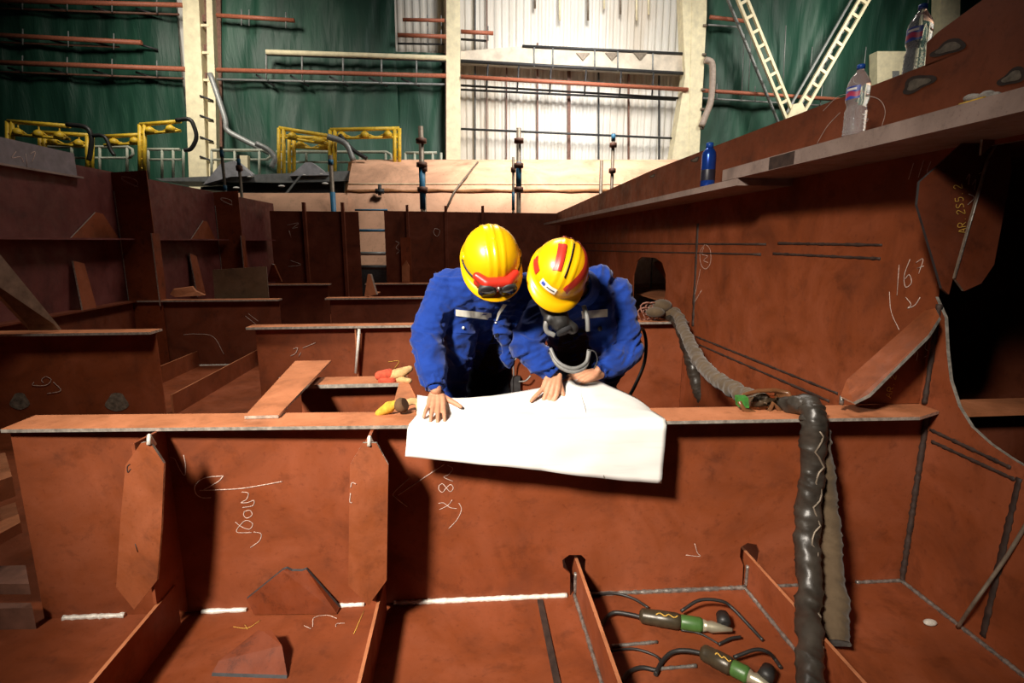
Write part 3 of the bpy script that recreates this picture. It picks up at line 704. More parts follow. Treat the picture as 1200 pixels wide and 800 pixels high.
# pipes along the wall, with their hanger rods
def pipe(a, b, r, m, label, hang=(), d=.9, cat='pipe', name='wall_pipe', hl=9, group=None):
    A, B = Hh(*a, d), Hh(*b, d)
    t = thing(name, label, cat, (A+B)/2, group)
    part('run', MB().tube([A, B], r, 8), m, t)
    for px in hang:
        f = (px-a[0])/(b[0]-a[0]); py = a[1]+(b[1]-a[1])*f
        part('hanger', MB().tube([Hh(px, py-hl, d), Hh(px, py+hl*1.1, d)], .022, 6), GREYP, t)
    return t
hb = lambda a, b, n: [a+(b-a)*(i+.5)/n for i in range(n)]
LP = 'left of the first column'
pipe((-60, -1), (214, 6), .075, PIPER, 'topmost orange red pipe on the dark tarpaulin '+LP, hb(0, 210, 4))
pipe((-60, 38), (166, 50), .075, PIPER, 'second orange red pipe from the top on the dark tarpaulin '+LP, hb(0, 160, 3))
pipe((-60, 71), (217, 81), .08, PIPER, 'lowest orange red pipe on the dark tarpaulin '+LP, hb(0, 210, 4))
for a, b, w in (((-60, 8), (210, 17), 'topmost'), ((-60, 47), (140, 55), 'second'), ((-60, 82), (215, 92), 'lowest')):
    t = pipe(a, b, .035, BROWNST, w+' thin brown conduit under an orange pipe '+LP, (), .7, 'conduit', 'conduit')
    for px in hb(0, 200, 4):
        f = (px-a[0])/(b[0]-a[0]); py = a[1]+(b[1]-a[1])*f
        part('bracket_arm', MB().tube([Hh(px-16, py-6, .75), Hh(px+10, py+2, .6)], .035, 6), DARKM, t)
MP = 'between the first and second columns'
pipe((254, 18), (345, 24), .07, PIPER, 'short upper orange red pipe '+MP, (283, 292, 335))
pipe((254, 82), (523, 89), .075, PIPER, 'long orange red pipe below the pale tray '+MP, (312, 354, 402, 447, 488))
t = pipe((312, 61), (523, 68), .085, CREAM, 'pale cable tray '+MP, (), .95, 'cable tray', 'cable_tray')
part('dark_lip', MB().tube([Hh(312, 64, .9), Hh(523, 71.5, .9)], .04, 6), DARKM, t)  # dark rod along the lower edge of the tray
for px in (312, 354, 402, 447, 488): part('drop_rod', MB().tube([Hh(px, 62+(px-312)*.033, .9), Hh(px, 86+(px-254)*.026, .88)], .035, 6), GREYP, t)
t = pipe((254, 93), (523, 99), .04, GREYP, 'thin grey conduit under the long pipe '+MP, (), .75, 'conduit', 'conduit')
for px in (318, 358, 404, 450, 488): part('bracket_arm', MB().tube([Hh(px-18, 86+(px-254)*.026, .8), Hh(px+4, 101, .65)], .035, 6), DARKM, t)
pipe((472, 23), (521, 24), .06, PIPER, 'upper short orange pipe left of the middle column', (501, 517), hl=6)
pipe((466, 41), (523, 43), .07, PIPER, 'lower short orange pipe left of the middle column', (501, 517), hl=8)
pipe((466, 51), (521, 52), .035, DARKM, 'short dark conduit left of the middle column', (), .6, 'conduit', 'conduit')
pipe((540, 37), (578, 39), .07, PIPER, 'short orange pipe right of the middle column', (572,), hl=8)
pipe((540, 46), (570, 48), .04, DARKM, 'short dark conduit right of the middle column', (), .6, 'conduit', 'conduit')
RP = 'across the bright corrugated wall'
t = pipe((540, 90), (806, 105), .075, PIPER, 'long orange red pipe '+RP, (), .95)
for px in (572, 608, 646, 687, 728, 766): part('hanger', MB().tube([Hh(px, 74+(px-540)*.05, .9), Hh(px-2, 105+(px-540)*.04, .85)], .03, 6), DARKM, t)
for a, b, w in (((540, 100), (795, 115), 'grey conduit just below the orange pipe '+RP), ((540, 105), (792, 117), 'lower dark conduit below the orange pipe '+RP), ((540, 151), (788, 162), 'black horizontal bar low '+RP)):
    pipe(a, b, .04, DARKM, w, (), .5, 'conduit', 'conduit')
# duct
t = thing('wall_duct', 'pale rectangular duct running across the bright corrugated wall', 'duct', Hh(670, 72, .6))
part('body', MB().plate([Hh(540, 60, .7), Hh(612, 54, .7), Hh(806, 64, .7), Hh(806, 85, .7), Hh(540, 71, .7)], (0, .5, 0)), plain('duct_paint', (.62, .54, .43), .7, 0, .25, 3), t)
part('lower_edge', MB().tube([Hh(540, 71.5, .72), Hh(802, 86, .72)], .06, 6), DARKM, t)
part('upper_edge', MB().tube([Hh(612, 54, .72), Hh(802, 63, .72)], .05, 6), DARKM, t)
for px in (626, 648, 697, 724, 765): part('strap', MB().tube([Hh(px, 55+(px-612)*.048, .74), Hh(px, 74+(px-540)*.054, .74)], .03, 6), GREYP, t)
for px in (683, 717, 750): part('gusset', MB().plate([Hh(px-8, 62, .72), Hh(px+8, 62, .72), Hh(px, 71, .72)], (0, -.03, 0)), MILL, t)
# upright sheeting rails on bright wall
for px, w, m, y0 in ((557, .05, DARKM, 0), (571, .04, BROWNST, 0), (630, .06, BROWNST, 60), (666, .12, BROWNST, 78), (702, .05, DARKM, 80), (737, .06, BROWNST, 80), (773, .05, DARKM, 80), (594, .045, BROWNST, 75)):
    solo('wall_post', MB().plate([Hh(px-1, y0-10, .2), Hh(px-1, 290, .2), Hh(px-1, 290, .2)+V((w, 0, 0)), Hh(px-1, y0-10, .2)+V((w, 0, 0))], (0, .08, 0)), m, 'upright rail on the bright corrugated wall, %s' % {557: 'nearest the middle column', 571: 'second from the middle column', 594: 'third from the middle column', 630: 'fourth from the middle column', 666: 'the widest one at its middle', 702: 'third from the broad column', 737: 'second from the broad column', 773: 'nearest the broad column'}[px], 'post', 'upright rails on the corrugated wall')
for px, lab in ((627, 'first'), (656, 'second'), (689, 'third'), (708, 'fourth'), (727, 'fifth'), (746, 'sixth'), (760, 'seventh')):
    solo('roof_stub', MB().tube([Hh(px, -20, .3), Hh(px, 10+7*(px % 3), .3)], .04, 6), MILL if px % 2 else CREAM, lab+' short rod hanging at the top of the corrugated wall, counted from the left', 'rod', 'short rods at the top of the corrugated wall')
pipe((832, 20), (876, 25), .07, PIPER, 'short orange pipe right of the broad column', ())
pipe((830, 29), (868, 32), .035, GREYP, 'short grey conduit right of the broad column', (), .7, 'conduit', 'conduit')
pipe((824, 106), (990, 117), .07, PIPER, 'long orange pipe behind the crossing lattice braces', (840, 885))
pipe((824, 115), (970, 124), .035, GREYP, 'thin grey conduit behind the crossing lattice braces', (), .7, 'conduit', 'conduit')
def wire(px, y0, y1, lab): solo('hanging_wire', MB().tube([Hh(px, y0, .8), Hh(px-3, y1, .8)], .018, 5), GREYP, lab, 'wire', 'thin wires before the right tarpaulin')
for px, y0, y1, lab in ((872, 40, 118, 'thin wire left of the left lattice brace'), (880, 45, 112, 'second thin wire left of the left lattice brace'), (921, 30, 92, 'thin wire just above the left lattice brace'), (952, 55, 90, 'thin wire between the two lattice braces'), (964, 100, 125, 'short wire under the right lattice brace'), (1015, 55, 85, 'thin wire above the tall water bottle'), (1088, 0, 20, 'thin wire above the second bottle')): wire(px, y0, y1, lab)
solo('drain_pipe', MB().tube(spline([Hh(246, 86, 1.0), Hh(255, 112, 1.05), Hh(264, 140, 1.1), Hh(266, 152, 1.1), Hh(282, 162, 1.1), Hh(318, 180, 1.1)], 4), .09, 8), GREYP, 'grey bent drain pipe coming off the left column', 'pipe')
solo('drain_pipe', MB().tube(spline([Hh(826, 70, 1.0), Hh(834, 74, 1.0), Hh(835, 92, 1.0), Hh(833, 118, 1.0), Hh(827, 135, 1.0), Hh(822, 148, 1.0)], 4), .12, 8), plain('pinkish_pipe', (.42, .33, .27), .6), 'pinkish bent pipe on the right side of the broad column', 'pipe')

# crossing lattice braces
def brace(a, b, w, label):
    A0, B0 = Hh(*a, 1.6), Hh(*b, 1.6); d = (B0-A0).normalized(); sd = V((d.z, 0, -d.x)); W_ = w
    t = thing('lattice_brace', label, 'brace', (A0+B0)/2, 'crossing lattice braces')
    for s_ in (-1, 1):
        part('chord', MB().bar(A0+sd*W_*s_, B0+sd*W_*s_, .09, .10, (0, 1, 0)), CREAM, t)
        part('chord', MB().bar(A0+sd*W_*s_+V((-.12, .35, 0)), B0+sd*W_*s_+V((-.12, .35, 0)), .07, .08, (0, 1, 0)), GREYP, t)
    n = int((B0-A0).length/.52)
    for i in range(n+1):
        p = A0+(B0-A0)*((i+.3)/(n+.6))
        part('batten', MB().bar(p-sd*W_, p+sd*W_, .10, .08, (0, 1, 0)), CREAM, t)
    return t
brace((862, -20), (927, 140), .15, 'left lattice brace sloping down to the right')
brace((1024, -20), (934, 136), .16, 'right lattice brace sloping down to the left')
solo('gusset_plate', MB().plate([Hh(923, 138, 1.7), Hh(930, 122, 1.7), Hh(940, 120, 1.7), Hh(946, 132, 1.7), Hh(938, 142, 1.7)], (0, .1, 0)), CREAM, 'pale gusset plate where the two lattice braces meet', 'steel plate')

# pink hull section lying in mid distance
PY = 15.8
def Q(px, py, d=0.0): return P(px, py, y=PY+d)
t = thing('hull_section', 'long pale pink primed hull section lying before the hall wall', 'hull section', Q(620, 300))
TL, TR = Q(415, 188, 1.5), Q(1000, 188, 1.5)
rows = []
for f, py, d in ((0, 187, 1.9), (.15, 190, 1.3), (.3, 197, .8), (.5, 206, .4), (.75, 221, .08), (.76, 223, .02), (1, 246, -.2), (1.3, 275, -.3), (2, 345, -.35)):
    l = 412-8*min(f, 1.05)*1.0
    l = 414+(405-414)*min(1, f) - 0
    rows.append([Q(l+(1000-l)*k/14, py, d) for k in range(15)])
part('shell', MB().grid(rows), PINK, t)
rows2 = []
for py, d in ((226, .6), (232, .3), (245, .1), (300, .0), (340, 0)):
    rows2.append([Q(262+(408-262)*k/6, py, d-.5) for k in range(7)])
part('lower_shell', MB().grid(rows2), PINK, t)
part('end_face', MB().plate([Q(414, 188, 1.6), Q(404, 247, -.21), Q(401, 247, .4), Q(409, 190, 1.9)], (-.02, .03, 0)), PINKSEAM, t)
part('seam', MB().tube([Q(405+(900-405)*k/30, 223.5+.6*math.sin(k*1.7), -.02) for k in range(31)], [.05*random.uniform(.5, 1.3) for _ in range(31)], 6, flat=(0, 1, 0)), PINKSEAM, t, 'brown rusty seam')
part('seam', MB().tube([Q(407+(900-407)*k/20, 215.5, .17) for k in range(21)], .015, 6), CREAM, t)
part('cable', MB().tube([Q(560, 190, 1.2), Q(547, 206, .3), Q(532, 225, -.1), Q(522, 247, -.25)], .03, 6), MILL, t)
part('lower_rail', MB().tube([Q(490, 251.5, -.45), Q(700, 252.5, -.45)], .05, 6), DARKM, t)
part('valve_cross', MB().tube([Q(440, 224, -.2), Q(450, 224, -.2)], .07, 6).tube([Q(445, 216, -.2), Q(445, 229, -.2)], .05, 6), DARKM, t)
# scaffold poles
def pole(px, y0, y1, d, blue, label, cps, r=.05):
    A, B = P(px, y0, y=d), P(px, y1, y=d); B.x = A.x; B.z = -1.0
    t = thing('scaffold_pole', label, 'pole', B, 'scaffold poles behind the far bulkhead')
    part('tube', MB().tube([A, B], r, 8), MILL, t)
    for a, b in blue:
        part('blue_sleeve', MB().tube([P(px, a, y=d)*1.0+V((A.x-P(px, a, y=d).x, 0, 0)), V((A.x, d, P(px, b, y=d).z))], r*1.25, 8), BLUEP, t, 'blue painted length')
    for c_ in cps:
        z = P(px, c_, y=d).z
        part('coupler', MB().lathe((A.x, d, z-.07), [(r, 0), (r*2.1, .02), (r*2.1, .12), (r, .14)], seg=10), BROWNST, t)
    return t
pole(493, 148, 300, 13.2, ((196, 245),), 'tall scaffold pole left above the left worker helmet', (165, 193, 222), .06)
pole(496.5, 195, 300, 13.2, (), 'short scaffold tube strapped beside the tall left pole', (198, 223), .04)
pole(608, 150, 330, 13.2, ((190, 222),), 'tallest scaffold pole between the two workers heads', (165, 194, 222), .055)
pole(601.5, 184, 300, 13.5, ((225, 246),), 'thin scaffold pole just left of the tallest one', (199,), .03)
pole(719, 156, 250, 14.0, ((157, 165),), 'scaffold pole at the right before the corrugated wall', (170, 200), .045)
pole(705, 188, 250, 14.0, (), 'short scaffold pole left of the rightmost one', (), .045)
pole(259, 172, 270, 13.0, ((176, 184), (217, 223)), 'thin pole with blue bands beside the left column', (), .035)
pole(279, 182, 270, 13.0, ((186, 194),), 'thin pole with a blue band left of the third wall panel', (197,), .035)
pole(387, 182, 300, 13.0, ((187, 193), (225, 300)), 'thin pole with blue bands before the dark platform', (), .05)

# dark steel platform with lamps behind the left wall
DY = 16.7
def D(px, py, d=0.0): return P(px, py, y=DY+d)
t = thing('steel_platform', 'dark grey steel platform behind the left wall and pink hull', 'platform', D(310, 240))
part('deck', MB().plate([D(182, 209), D(409, 200), D(409, 212), D(330, 214), D(190, 212)], (0, 1.6, 0)), plain('platform_grey', (.24, .25, .245), .6, .1, .3, 6), t)
part('lower_deck', MB().plate([D(235, 219, .2), D(403, 212, .2), D(403, 232, .2), D(300, 226, .2), D(235, 222, .2)], (0, 1.5, 0)), DARKM, t)
for px, py in ((293, 207), (357, 205), (377, 204), (330, 218), (381, 215), (277, 220)): part('lamp', MB().ball(D(px, py, -.06), (.10, .05, .035), u=10, v=6), WHITE, t, 'small white lamp lens')
for lab, q in (('left grey hopper plate standing on the dark platform', [(238, 216), (258, 192), (274, 188), (296, 206), (270, 207)]), ('right grey pyramid hopper standing on the dark platform', [(339, 206), (358, 190), (365, 190), (385, 205)])):
    pts = [D(*p, -.1) for p in q]
    solo('hopper_plate', MB().plate(pts, (0, .5, 0)), plain('hopper_grey', (.42, .42, .45), .6, 0, .3, 6), lab, 'hopper', 'grey hoppers on the platform')
part('strut', MB().bar(D(352, 206, -.2), D(335, 227, -.2), .03, .05), GREYP, t)

# railings behind
def railing(px0, px1, yt, ym_, yb_, posts, label, d=18.0, bend=True):
    q = lambda px, py: P(px, py, y=d)
    t = thing('guard_railing', label, 'railing', q((px0+px1)/2, yb_), 'pale guard railings')
    pts = [q(px0, yt), q(px1-5, yt)]+([q(px1, yt+3), q(px1+1, (yt+ym_)/2+2), q(px1-3, ym_)] if bend else [])
    part('top_rail', MB().tube(pts, .045, 8), RAIL, t); part('mid_rail', MB().tube([q(px0, ym_), q(px1-3, ym_)], .035, 8), RAIL, t)
    for px in posts: part('post', MB().tube([q(px, yt), q(px, yb_+6)], .04, 8), RAIL, t)
railing(26, 155, 172, 185, 200, (26, 55, 84, 117, 149), 'pale railing in front of the left pair of yellow frames')
railing(170, 216, 175, 187, 205, (174, 190, 203, 215), 'short pale railing just left of the first column', bend=False)
railing(248, 316, 176, 187, 203, (248, 275, 304), 'pale railing just right of the first column')
railing(324, 458, 178, 190, 205, (330, 359, 391, 422, 452), 'pale railing in front of the right pair of yellow frames')
railing(475, 517, 179, 190, 205, (475, 486, 507, 517), 'short pale railing left of the middle column', bend=False)
solo('control_box', MB().plate([P(278, 182, y=17.8), P(290, 182, y=17.8), P(290, 199, y=17.8), P(279, 199, y=17.8)], (0, .2, 0)), CREAM, 'small pale control box on the railing by the left column', 'box')

# yellow gantry frames
def frame(px0, px1, yt, yb_, sl, label, legL=True, legR=True, d=17.2, foot=205):
    q = lambda px, py, k=0.0: P(px, py, y=d+k)
    sy = lambda px: (px-px0)*sl
    t = thing('yellow_frame', label, 'frame', q((px0+px1)/2, foot), 'yellow hose frames')
    part('top_rail', MB().tube([q(px0, yt), q(px1, yt+sy(px1))], .058, 8), YELL, t)
    part('lower_rail', MB().tube([q(px0, yb_), q(px1, yb_+sy(px1))], .042, 8), YELL, t)
    n = max(2, int((px1-px0)/22))
    for i in range(n):
        a = px0+(px1-px0)*i/n; b = px0+(px1-px0)*(i+1)/n; m_ = (a+b)/2
        part('lattice', MB().tube([q(a, yb_+sy(a)), q(m_, yt+(yb_-yt)*.45+sy(m_)), q(b, yb_+sy(b))], .020, 6), YELL, t)
        part('roller', MB().lathe(q(m_, yb_-2+sy(m_)), [(.02, -.06), (.15, -.03), (.11, .09), (.03, .14)], seg=10), YELL, t)
        part('upright', MB().tube([q(m_, yt+sy(m_)), q(m_, yb_+sy(m_))], .020, 6), YELL, t)
    for on, px in ((legL, px0), (legR, px1)):
        if on:
            for dx in (0, 5.5):
                part('leg', MB().tube([q(px+dx*(1 if px == px0 else -1), yt+sy(px)), q(px+dx*(1 if px == px0 else -1), foot)], .058, 8), YELL, t)
            for k in range(5):
                y_ = yt+sy(px)+(foot-yt)*(k+.6)/5.5; s_ = 1 if px == px0 else -1
                part('rung', MB().tube([q(px, y_), q(px+5.5*s_, y_+4)], .022, 6), YELL, t)
frame(9, 82, 142, 157, .08, 'yellow frame farthest left with tall left legs', True, False)
frame(47, 108, 155, 168, .06, 'yellow frame behind the left railing, second from the left', True, True, 17.6)
frame(122, 170, 160, 170, -.05, 'low yellow frame between the second and tall left frames', False, False, 17.5)
frame(164, 212, 146, 157, -.08, 'yellow frame just left of the first column', True, False)
frame(327, 390, 150, 160, .16, 'yellow frame right of the first column, sloping top rail', True, False)
frame(339, 392, 160, 172, .06, 'lower yellow frame behind the sloping one', True, True, 17.6)
frame(387, 468, 152, 162, -.02, 'yellow frame nearest the middle column with double right legs', True, True, foot=200)
def hose(pts, r, label, m=RUBBER, d=16.95):
    solo('air_hose', MB().tube(spline([P(a, b, y=d) for a, b in pts], 5), r*.6, 8), m, label, 'hose')
hose([(206, 141), (222, 140), (228, 150), (230, 162), (224, 174), (216, 176)], .10, 'dark curled hose on the yellow frame by the first column')
hose([(78, 146), (100, 149), (107, 160), (106, 178), (104, 188)], .11, 'dark hose drooping from the far left yellow frame')
hose([(105, 159), (122, 160), (130, 176), (134, 182)], .09, 'dark hose between the left yellow frames')
hose([(384, 160), (400, 165), (408, 172), (414, 188)], .15, 'thick grey hose hanging between the right yellow frames', GREYP)
hose([(398, 158), (404, 165), (414, 176), (430, 186)], .10, 'thin dark hose by the right yellow frames')
hose([(300, 168), (315, 176), (322, 186), (318, 196)], .13, 'grey hose coil by the railing right of the first column', GREYP)

# ================================================================= SMALL OBJECTS ON THE HULL
def bottle(loc, h, label, tilt=0.0):
    t = thing('water_bottle', label, 'bottle', loc, 'clear plastic water bottles')
    r = h*.152; o = V(loc)
    pr = [(.55, 0), (.92, .012), (1, .04)]
    for k in range(6):
        z = .06+k*.052; pr += [(.93, z), (.985, z+.02), (.985, z+.034)]
    pr += [(.86, .40), (.84, .43), (.95, .48), (1.0, .50), (1.0, .70), (.97, .73), (.80, .80), (.52, .87), (.30, .915), (.28, .94), (.28, .97)]
    part('body', MB().lathe(o, [(a*r, b*h) for a, b in pr], seg=28), CLEAR, t)
    part('cap', MB().lathe(o+V((0, 0, .935*h)), [(.30*r, 0), (.36*r, .0), (.36*r, .055*h), (.30*r, .062*h)], seg=20), CAPB, t, 'blue screw cap')
    lab = MB(); rr = r*1.012; rows = []
    for z in (.515, .60, .69): rows.append([o+V((rr*math.cos(a), rr*math.sin(a), z*h)) for a in [PI*(.80+.55*k/14) for k in range(15)]])
    lab.grid(rows); part('label', lab, LABEL, t, 'blue wraparound label')
    lab = MB(); rr = r*1.016; rows = []
    for z in (.55, .58, .615): rows.append([o+V((rr*math.cos(a), rr*math.sin(a), (z+.01*math.sin(a*6))*h)) for a in [PI*(.85+.5*k/14) for k in range(15)]])
    lab.grid(rows); part('label_band', lab, LABELR, t, 'red band on the label')
    lab = MB(); rr = r*1.018; rows = []
    for z in (.635, .65, .665): rows.append([o+V((rr*math.cos(a), rr*math.sin(a), z*h)) for a in [PI*(.95+.30*k/8) for k in range(9)]])
    lab.grid(rows); part('label_text', lab, WHITE, t, 'white lettering block on the label')
    return t
bp = P(1000, 159, x=1.755); bp.z = 2.062
bottle((bp.x, bp.y, 2.062), .305, 'clear water bottle with blue cap standing on the near shelf plate')
b2p = P(1076, 52, x=2.19)
ztop = P(1076, 8, x=2.19).z
zl = 2.33
bottle((2.19, b2p.y, ztop-.345), .345, 'clear water bottle at the top right, half hidden by the right wall edge')
solo('ledge_bracket', MB().box((RX+.017, b2p.y-.12, ztop-.357), (2.30, b2p.y+.12, ztop-.345)), PRIMER_DK, 'small ledge on the far side of the right wall under the second bottle', 'bracket')
# blue flask
t = thing('blue_flask', 'blue metal flask standing at the step between the two shelf plates', 'bottle', (0, 0, 0))
fpnt = P(829, 214, x=1.755); fh = P(830, 168, x=1.755).z-1.988
fpnt = V((1.755, fpnt.y, 1.988)); t.location = fpnt
part('body', MB().lathe(fpnt, [(.045, 0), (.05, .006), (.05, fh*.70), (.046, fh*.78), (.03, fh*.86), (.022, fh*.88)], seg=24), BLUEM, t)
part('cap', MB().lathe(fpnt+V((0, 0, fh*.88)), [(.026, 0), (.026, fh*.11), (.02, fh*.12)], seg=18), CAPB, t)
part('label', MB().lathe(fpnt+V((0, 0, fh*.14)), [(.0505, 0), (.0508, .002), (.0508, fh*.24), (.0505, fh*.245)], seg=24, cap=False), plain('dark_label', (.02, .02, .035), .4), t, 'dark label band')
# scrap on shelf
t = thing('glove_scrap', 'small scrap of grey rag with a yellow strip on the near shelf plate', 'rag', (1.76, 1.6, 2.062))
a_ = P(1140, 113, x=1.74)
part('yellow_strip', MB().tube([V((1.735, a_.y+.04, 2.069)), V((1.735, a_.y-.05, 2.069))], .007, 8), GLOVEY, t)
m = MB()
for k in range(6): m.ball((1.75+random.uniform(-.012, .02), a_.y+random.uniform(-.05, .03), 2.076+random.uniform(0, .012)), (.02, .024, .014), u=10, v=6)
part('rag', m, plain('grey_rag', (.30, .27, .24), .9, 0, .5, 50), t)

# goggles lying on front flange
def paper_z(x): return .872
t = thing('safety_goggles', 'brown framed safety goggles with green strap lying on the nearest girder flange', 'goggles', P(897, 482, z=.87))
def gq(px, py, d): return P(px, py, y=d)
A = [(867, 472), (870, 463), (888, 458), (908, 457), (924, 460), (927, 468), (925, 482), (916, 484), (911, 478), (906, 472), (900, 484), (886, 484), (872, 480)]
ydep = 2.12
part('frame', MB().tube([P(a, b, y=ydep-.0+(.05 if b < 468 else .0)) for a, b in A], .0098, 10, closed=True), BROWNPL, t)
part('top_shell', MB().grid([[P(868+58*k/10, 464-6*math.sin(PI*k/10)+1, y=ydep+.05+j*.03) + V((0, 0, .004*j)) for k in range(11)] for j in range(3)]), BROWNPL, t)
part('side_shell', MB().plate([P(914, 463, y=ydep+.03), P(927, 462, y=ydep+.03), P(927, 482, y=ydep), P(914, 484, y=ydep)], (.004, .05, 0)), BROWNPL, t)
part('lens', MB().plate([P(a, b, y=ydep+.012) for a, b in ((872, 468), (890, 463), (912, 464), (912, 474), (905, 472), (898, 481), (876, 479))], (0, .003, .001)), LENSC, t)
part('strap', MB().plate([P(865, 466, y=ydep+.0), P(877, 466, y=ydep-.005), P(878, 478, y=ydep-.005), P(866, 477, y=ydep+.0)], (0, .03, .004)), GREENF, t, 'green webbing strap')

# wrapped cable sheath: over second girder, slung forward, over the flange and hanging in two tails
t = thing('wrapped_hose_bundle', 'brown black wrapped hose bundle slung over the nearest girder and hanging down its front', 'hose', P(940, 480, z=.87))
def rough(pts, r, n=10, jit=.10, wav=.0, seed=0, freq=60):
    q = spline(pts, n*3); out = []; rr = []
    L_ = 0
    for i, p in enumerate(q):
        if i: L_ += (p-q[i-1]).length
        f = i/(len(q)-1); r0 = r if not isinstance(r, tuple) else r[0]+(r[1]-r[0])*f
        rr.append(r0)
        out.append(p+V((noise.noise(V((L_*6, seed, 0)))*.012, noise.noise(V((L_*6, seed, 5)))*.008, 0)))
    mb = MB().tube(out, rr, 20)
    mb.b.normal_update()
    for v in mb.b.verts:
        c = v.co; k = 1-min(1, abs(noise.noise(V((c.x*9+seed, c.y*9, c.z*26+c.x*18))))*3)
        v.co = c+v.normal*(noise.noise(c*14+V((seed, 0, 0)))*.010+k*.007+wav*.012*math.sin((c-out[0]).length*freq))
    return mb
def seam_line(pts, r, seed, n=9):
    q = spline(pts, 10); out = []
    L_ = 0; m_ = MB()
    for i, p in enumerate(q):
        if i: L_ += (p-q[i-1]).length
        out.append(p+V((.016*math.sin(L_*52+seed)+.004*math.sin(L_*130), -r-.004, 0)))
    return m_.tube(out, .0042, 6)
yB = 1.955
part('back_sheath', rough([P(764, 362, y=5.0), P(778, 363, y=4.82), P(795, 372, y=4.6), P(802, 388, y=4.2), P(815, 415, y=3.6), P(832, 438, y=3.1), P(852, 452, y=2.75), P(875, 464, y=2.45), P(892, 471, y=2.25)], (.046, .038), 14, .06, .10, 1, 75), SHEATH, t)
part('back_sheath', rough([P(772, 366, y=4.85), P(788, 370, y=4.72), P(798, 382, y=4.58), P(806, 410, y=4.5), P(814, 440, y=4.45), P(826, 475, y=4.4)], (.05, .055), 12, .08, .12, 3, 60), SHEATHB, t, 'shiny black taped length')
part('over_sheath', rough([P(888, 471, y=2.25), P(915, 474, y=2.16), P(932, 473, z=.915), P(946, 474, y=2.02), P(951, 482, y=1.985), P(951, 495, y=1.965)], (.03, .046), 10, .06, .06, 2), SHEATHB, t)
part('front_tail', rough([P(951, 478, y=2.0), P(953, 500, y=1.955), P(951, 560, y=1.95), P(946, 630, y=1.89), P(947, 700, y=1.75), P(949, 760, y=1.57), P(950, 835, y=1.36)], (.047, .042), 12, .07, .10, 5, 70), SHEATHB, t, 'black taped hanging tail')
part('side_tail', rough([P(957, 490, y=1.985), P(964, 530, y=1.975), P(970, 590, y=1.965), P(974, 660, y=1.88), P(978, 715, y=1.76), P(982, 752, y=1.68)], (.032, .050), 12, .06, .07, 7, 60), SHEATH, t, 'brown hanging tail')
part('seam_highlight', seam_line([P(951, 500, y=1.955), P(951, 560, y=1.95), P(946, 630, y=1.89), P(947, 700, y=1.75), P(949, 760, y=1.57), P(950, 835, y=1.36)], .046, 0), MILL, t, 'pale zigzag line put in as the highlight on the seam')  # pale tube drawn in for the highlight along the sheath seam
solo('crumpled_sacking', MB().ball(P(776, 358, y=4.78), (.09, .10, .06), u=14, v=9).ball(P(768, 366, y=4.72), (.09, .08, .05), u=14, v=9).ball(P(790, 366, y=4.74), (.06, .08, .05), u=12, v=8), SHEATH, 'crumpled brown sacking on the second girder by the manhole', 'rag')
m = MB()
for k in range(5):
    c0 = P(755+k*3, 370-(k % 2)*6, y=4.78)
    m.tube([c0+V((.06*math.cos(a), .02*math.sin(3*a), .06*math.sin(a)+.02)) for a in [2*PI*i/14 for i in range(14)]], .008, 6, closed=True)
solo('cable_coil', m, plain('copper_cable', (.22, .09, .06), .5), 'small tangled coil of cable on the second girder by the manhole', 'cable')
# grinders on the floor
def grinder(tail, head, label, guard=True):
    a, b = V(tail), V(head); d = (b-a).normalized(); L_ = (b-a).length
    t = thing('die_grinder', label, 'power tool', (a+b)/2-V((0, 0, (a+b).z/2)), 'grinders on the floor')
    part('body', MB().lathe(a, [(.016, -.01), (.029, 0), (.031, .01), (.031, L_*.16), (.033, L_*.17), (.033, L_*.40), (.028, L_*.44)], d, 20), GRINDB, t)
    part('band', MB().lathe(a+d*L_*.44, [(.028, 0), (.0295, .004), (.030, L_*.2), (.026, L_*.24)], d, 20), GRINDG, t, 'green housing section')
    part('neck', MB().lathe(a+d*L_*.68, [(.026, 0), (.020, L_*.05), (.024, L_*.1), (.016, L_*.2), (.008, L_*.32)], d, 16), plain('worn_brass', (.46, .42, .30), .35, .6), t)
    part('trigger', MB().bar(a+d*L_*.22+V((0, 0, -.034)), a+d*L_*.42+V((0, 0, -.03)), .016, .016), RUBBER, t)
    sd = V((d.y, -d.x, 0))
    part('paint_mark', MB().tube(spline([a+d*L_*(.14+.05*k)+V((0, 0, .034 if k % 2 else .029))+V((0, -.012 if k % 2 else -.02, 0)) for k in range(6)], 3), .0025, 6), YCHALK, t)
    part('guard', MB().lathe(b-d*.03+sd*-.035+V((0, 0, .015)), [(.012, -.03), (.026, -.028), (.028, .02), (.012, .03)], sd, 16), RUBBER, t)
    return t
g1a = P(752, 721, z=.035); g1b = P(858, 738, z=.035)
grinder(g1a, g1b, 'upper grinder with green housing lying on the near floor')
g2a = P(824, 764, z=.035); g2b = P(905, 806, z=.035)
grinder(g2a, g2b, 'lower grinder with green housing lying at the bottom edge')
def fh_(pts, r, label, m=RUBBER): solo('grinder_hose', MB().tube(spline([P(a, b, z=.012+zz_) for a, b, zz_ in pts], 6), r, 8), m, label, 'hose', 'hoses of the grinders')
fh_([(752, 723, .022), (735, 719, .02), (718, 718, .01), (706, 730, 0), (700, 745, 0)], .0085, 'black hose at the tail of the upper grinder')
fh_([(826, 766, .022), (805, 762, .02), (788, 764, .01), (776, 775, 0), (768, 790, 0)], .0085, 'black hose at the tail of the lower grinder')
fh_([(694, 697, .0), (720, 695, 0), (742, 701, 0), (760, 712, 0)], .006, 'thin hose reaching the upper grinder from the girder foot')
fh_([(798, 716, .03), (820, 703, .06), (845, 704, .06), (858, 712, .04), (880, 735, .01), (894, 750, 0)], .007, 'black hose looping over the nose of the upper grinder')
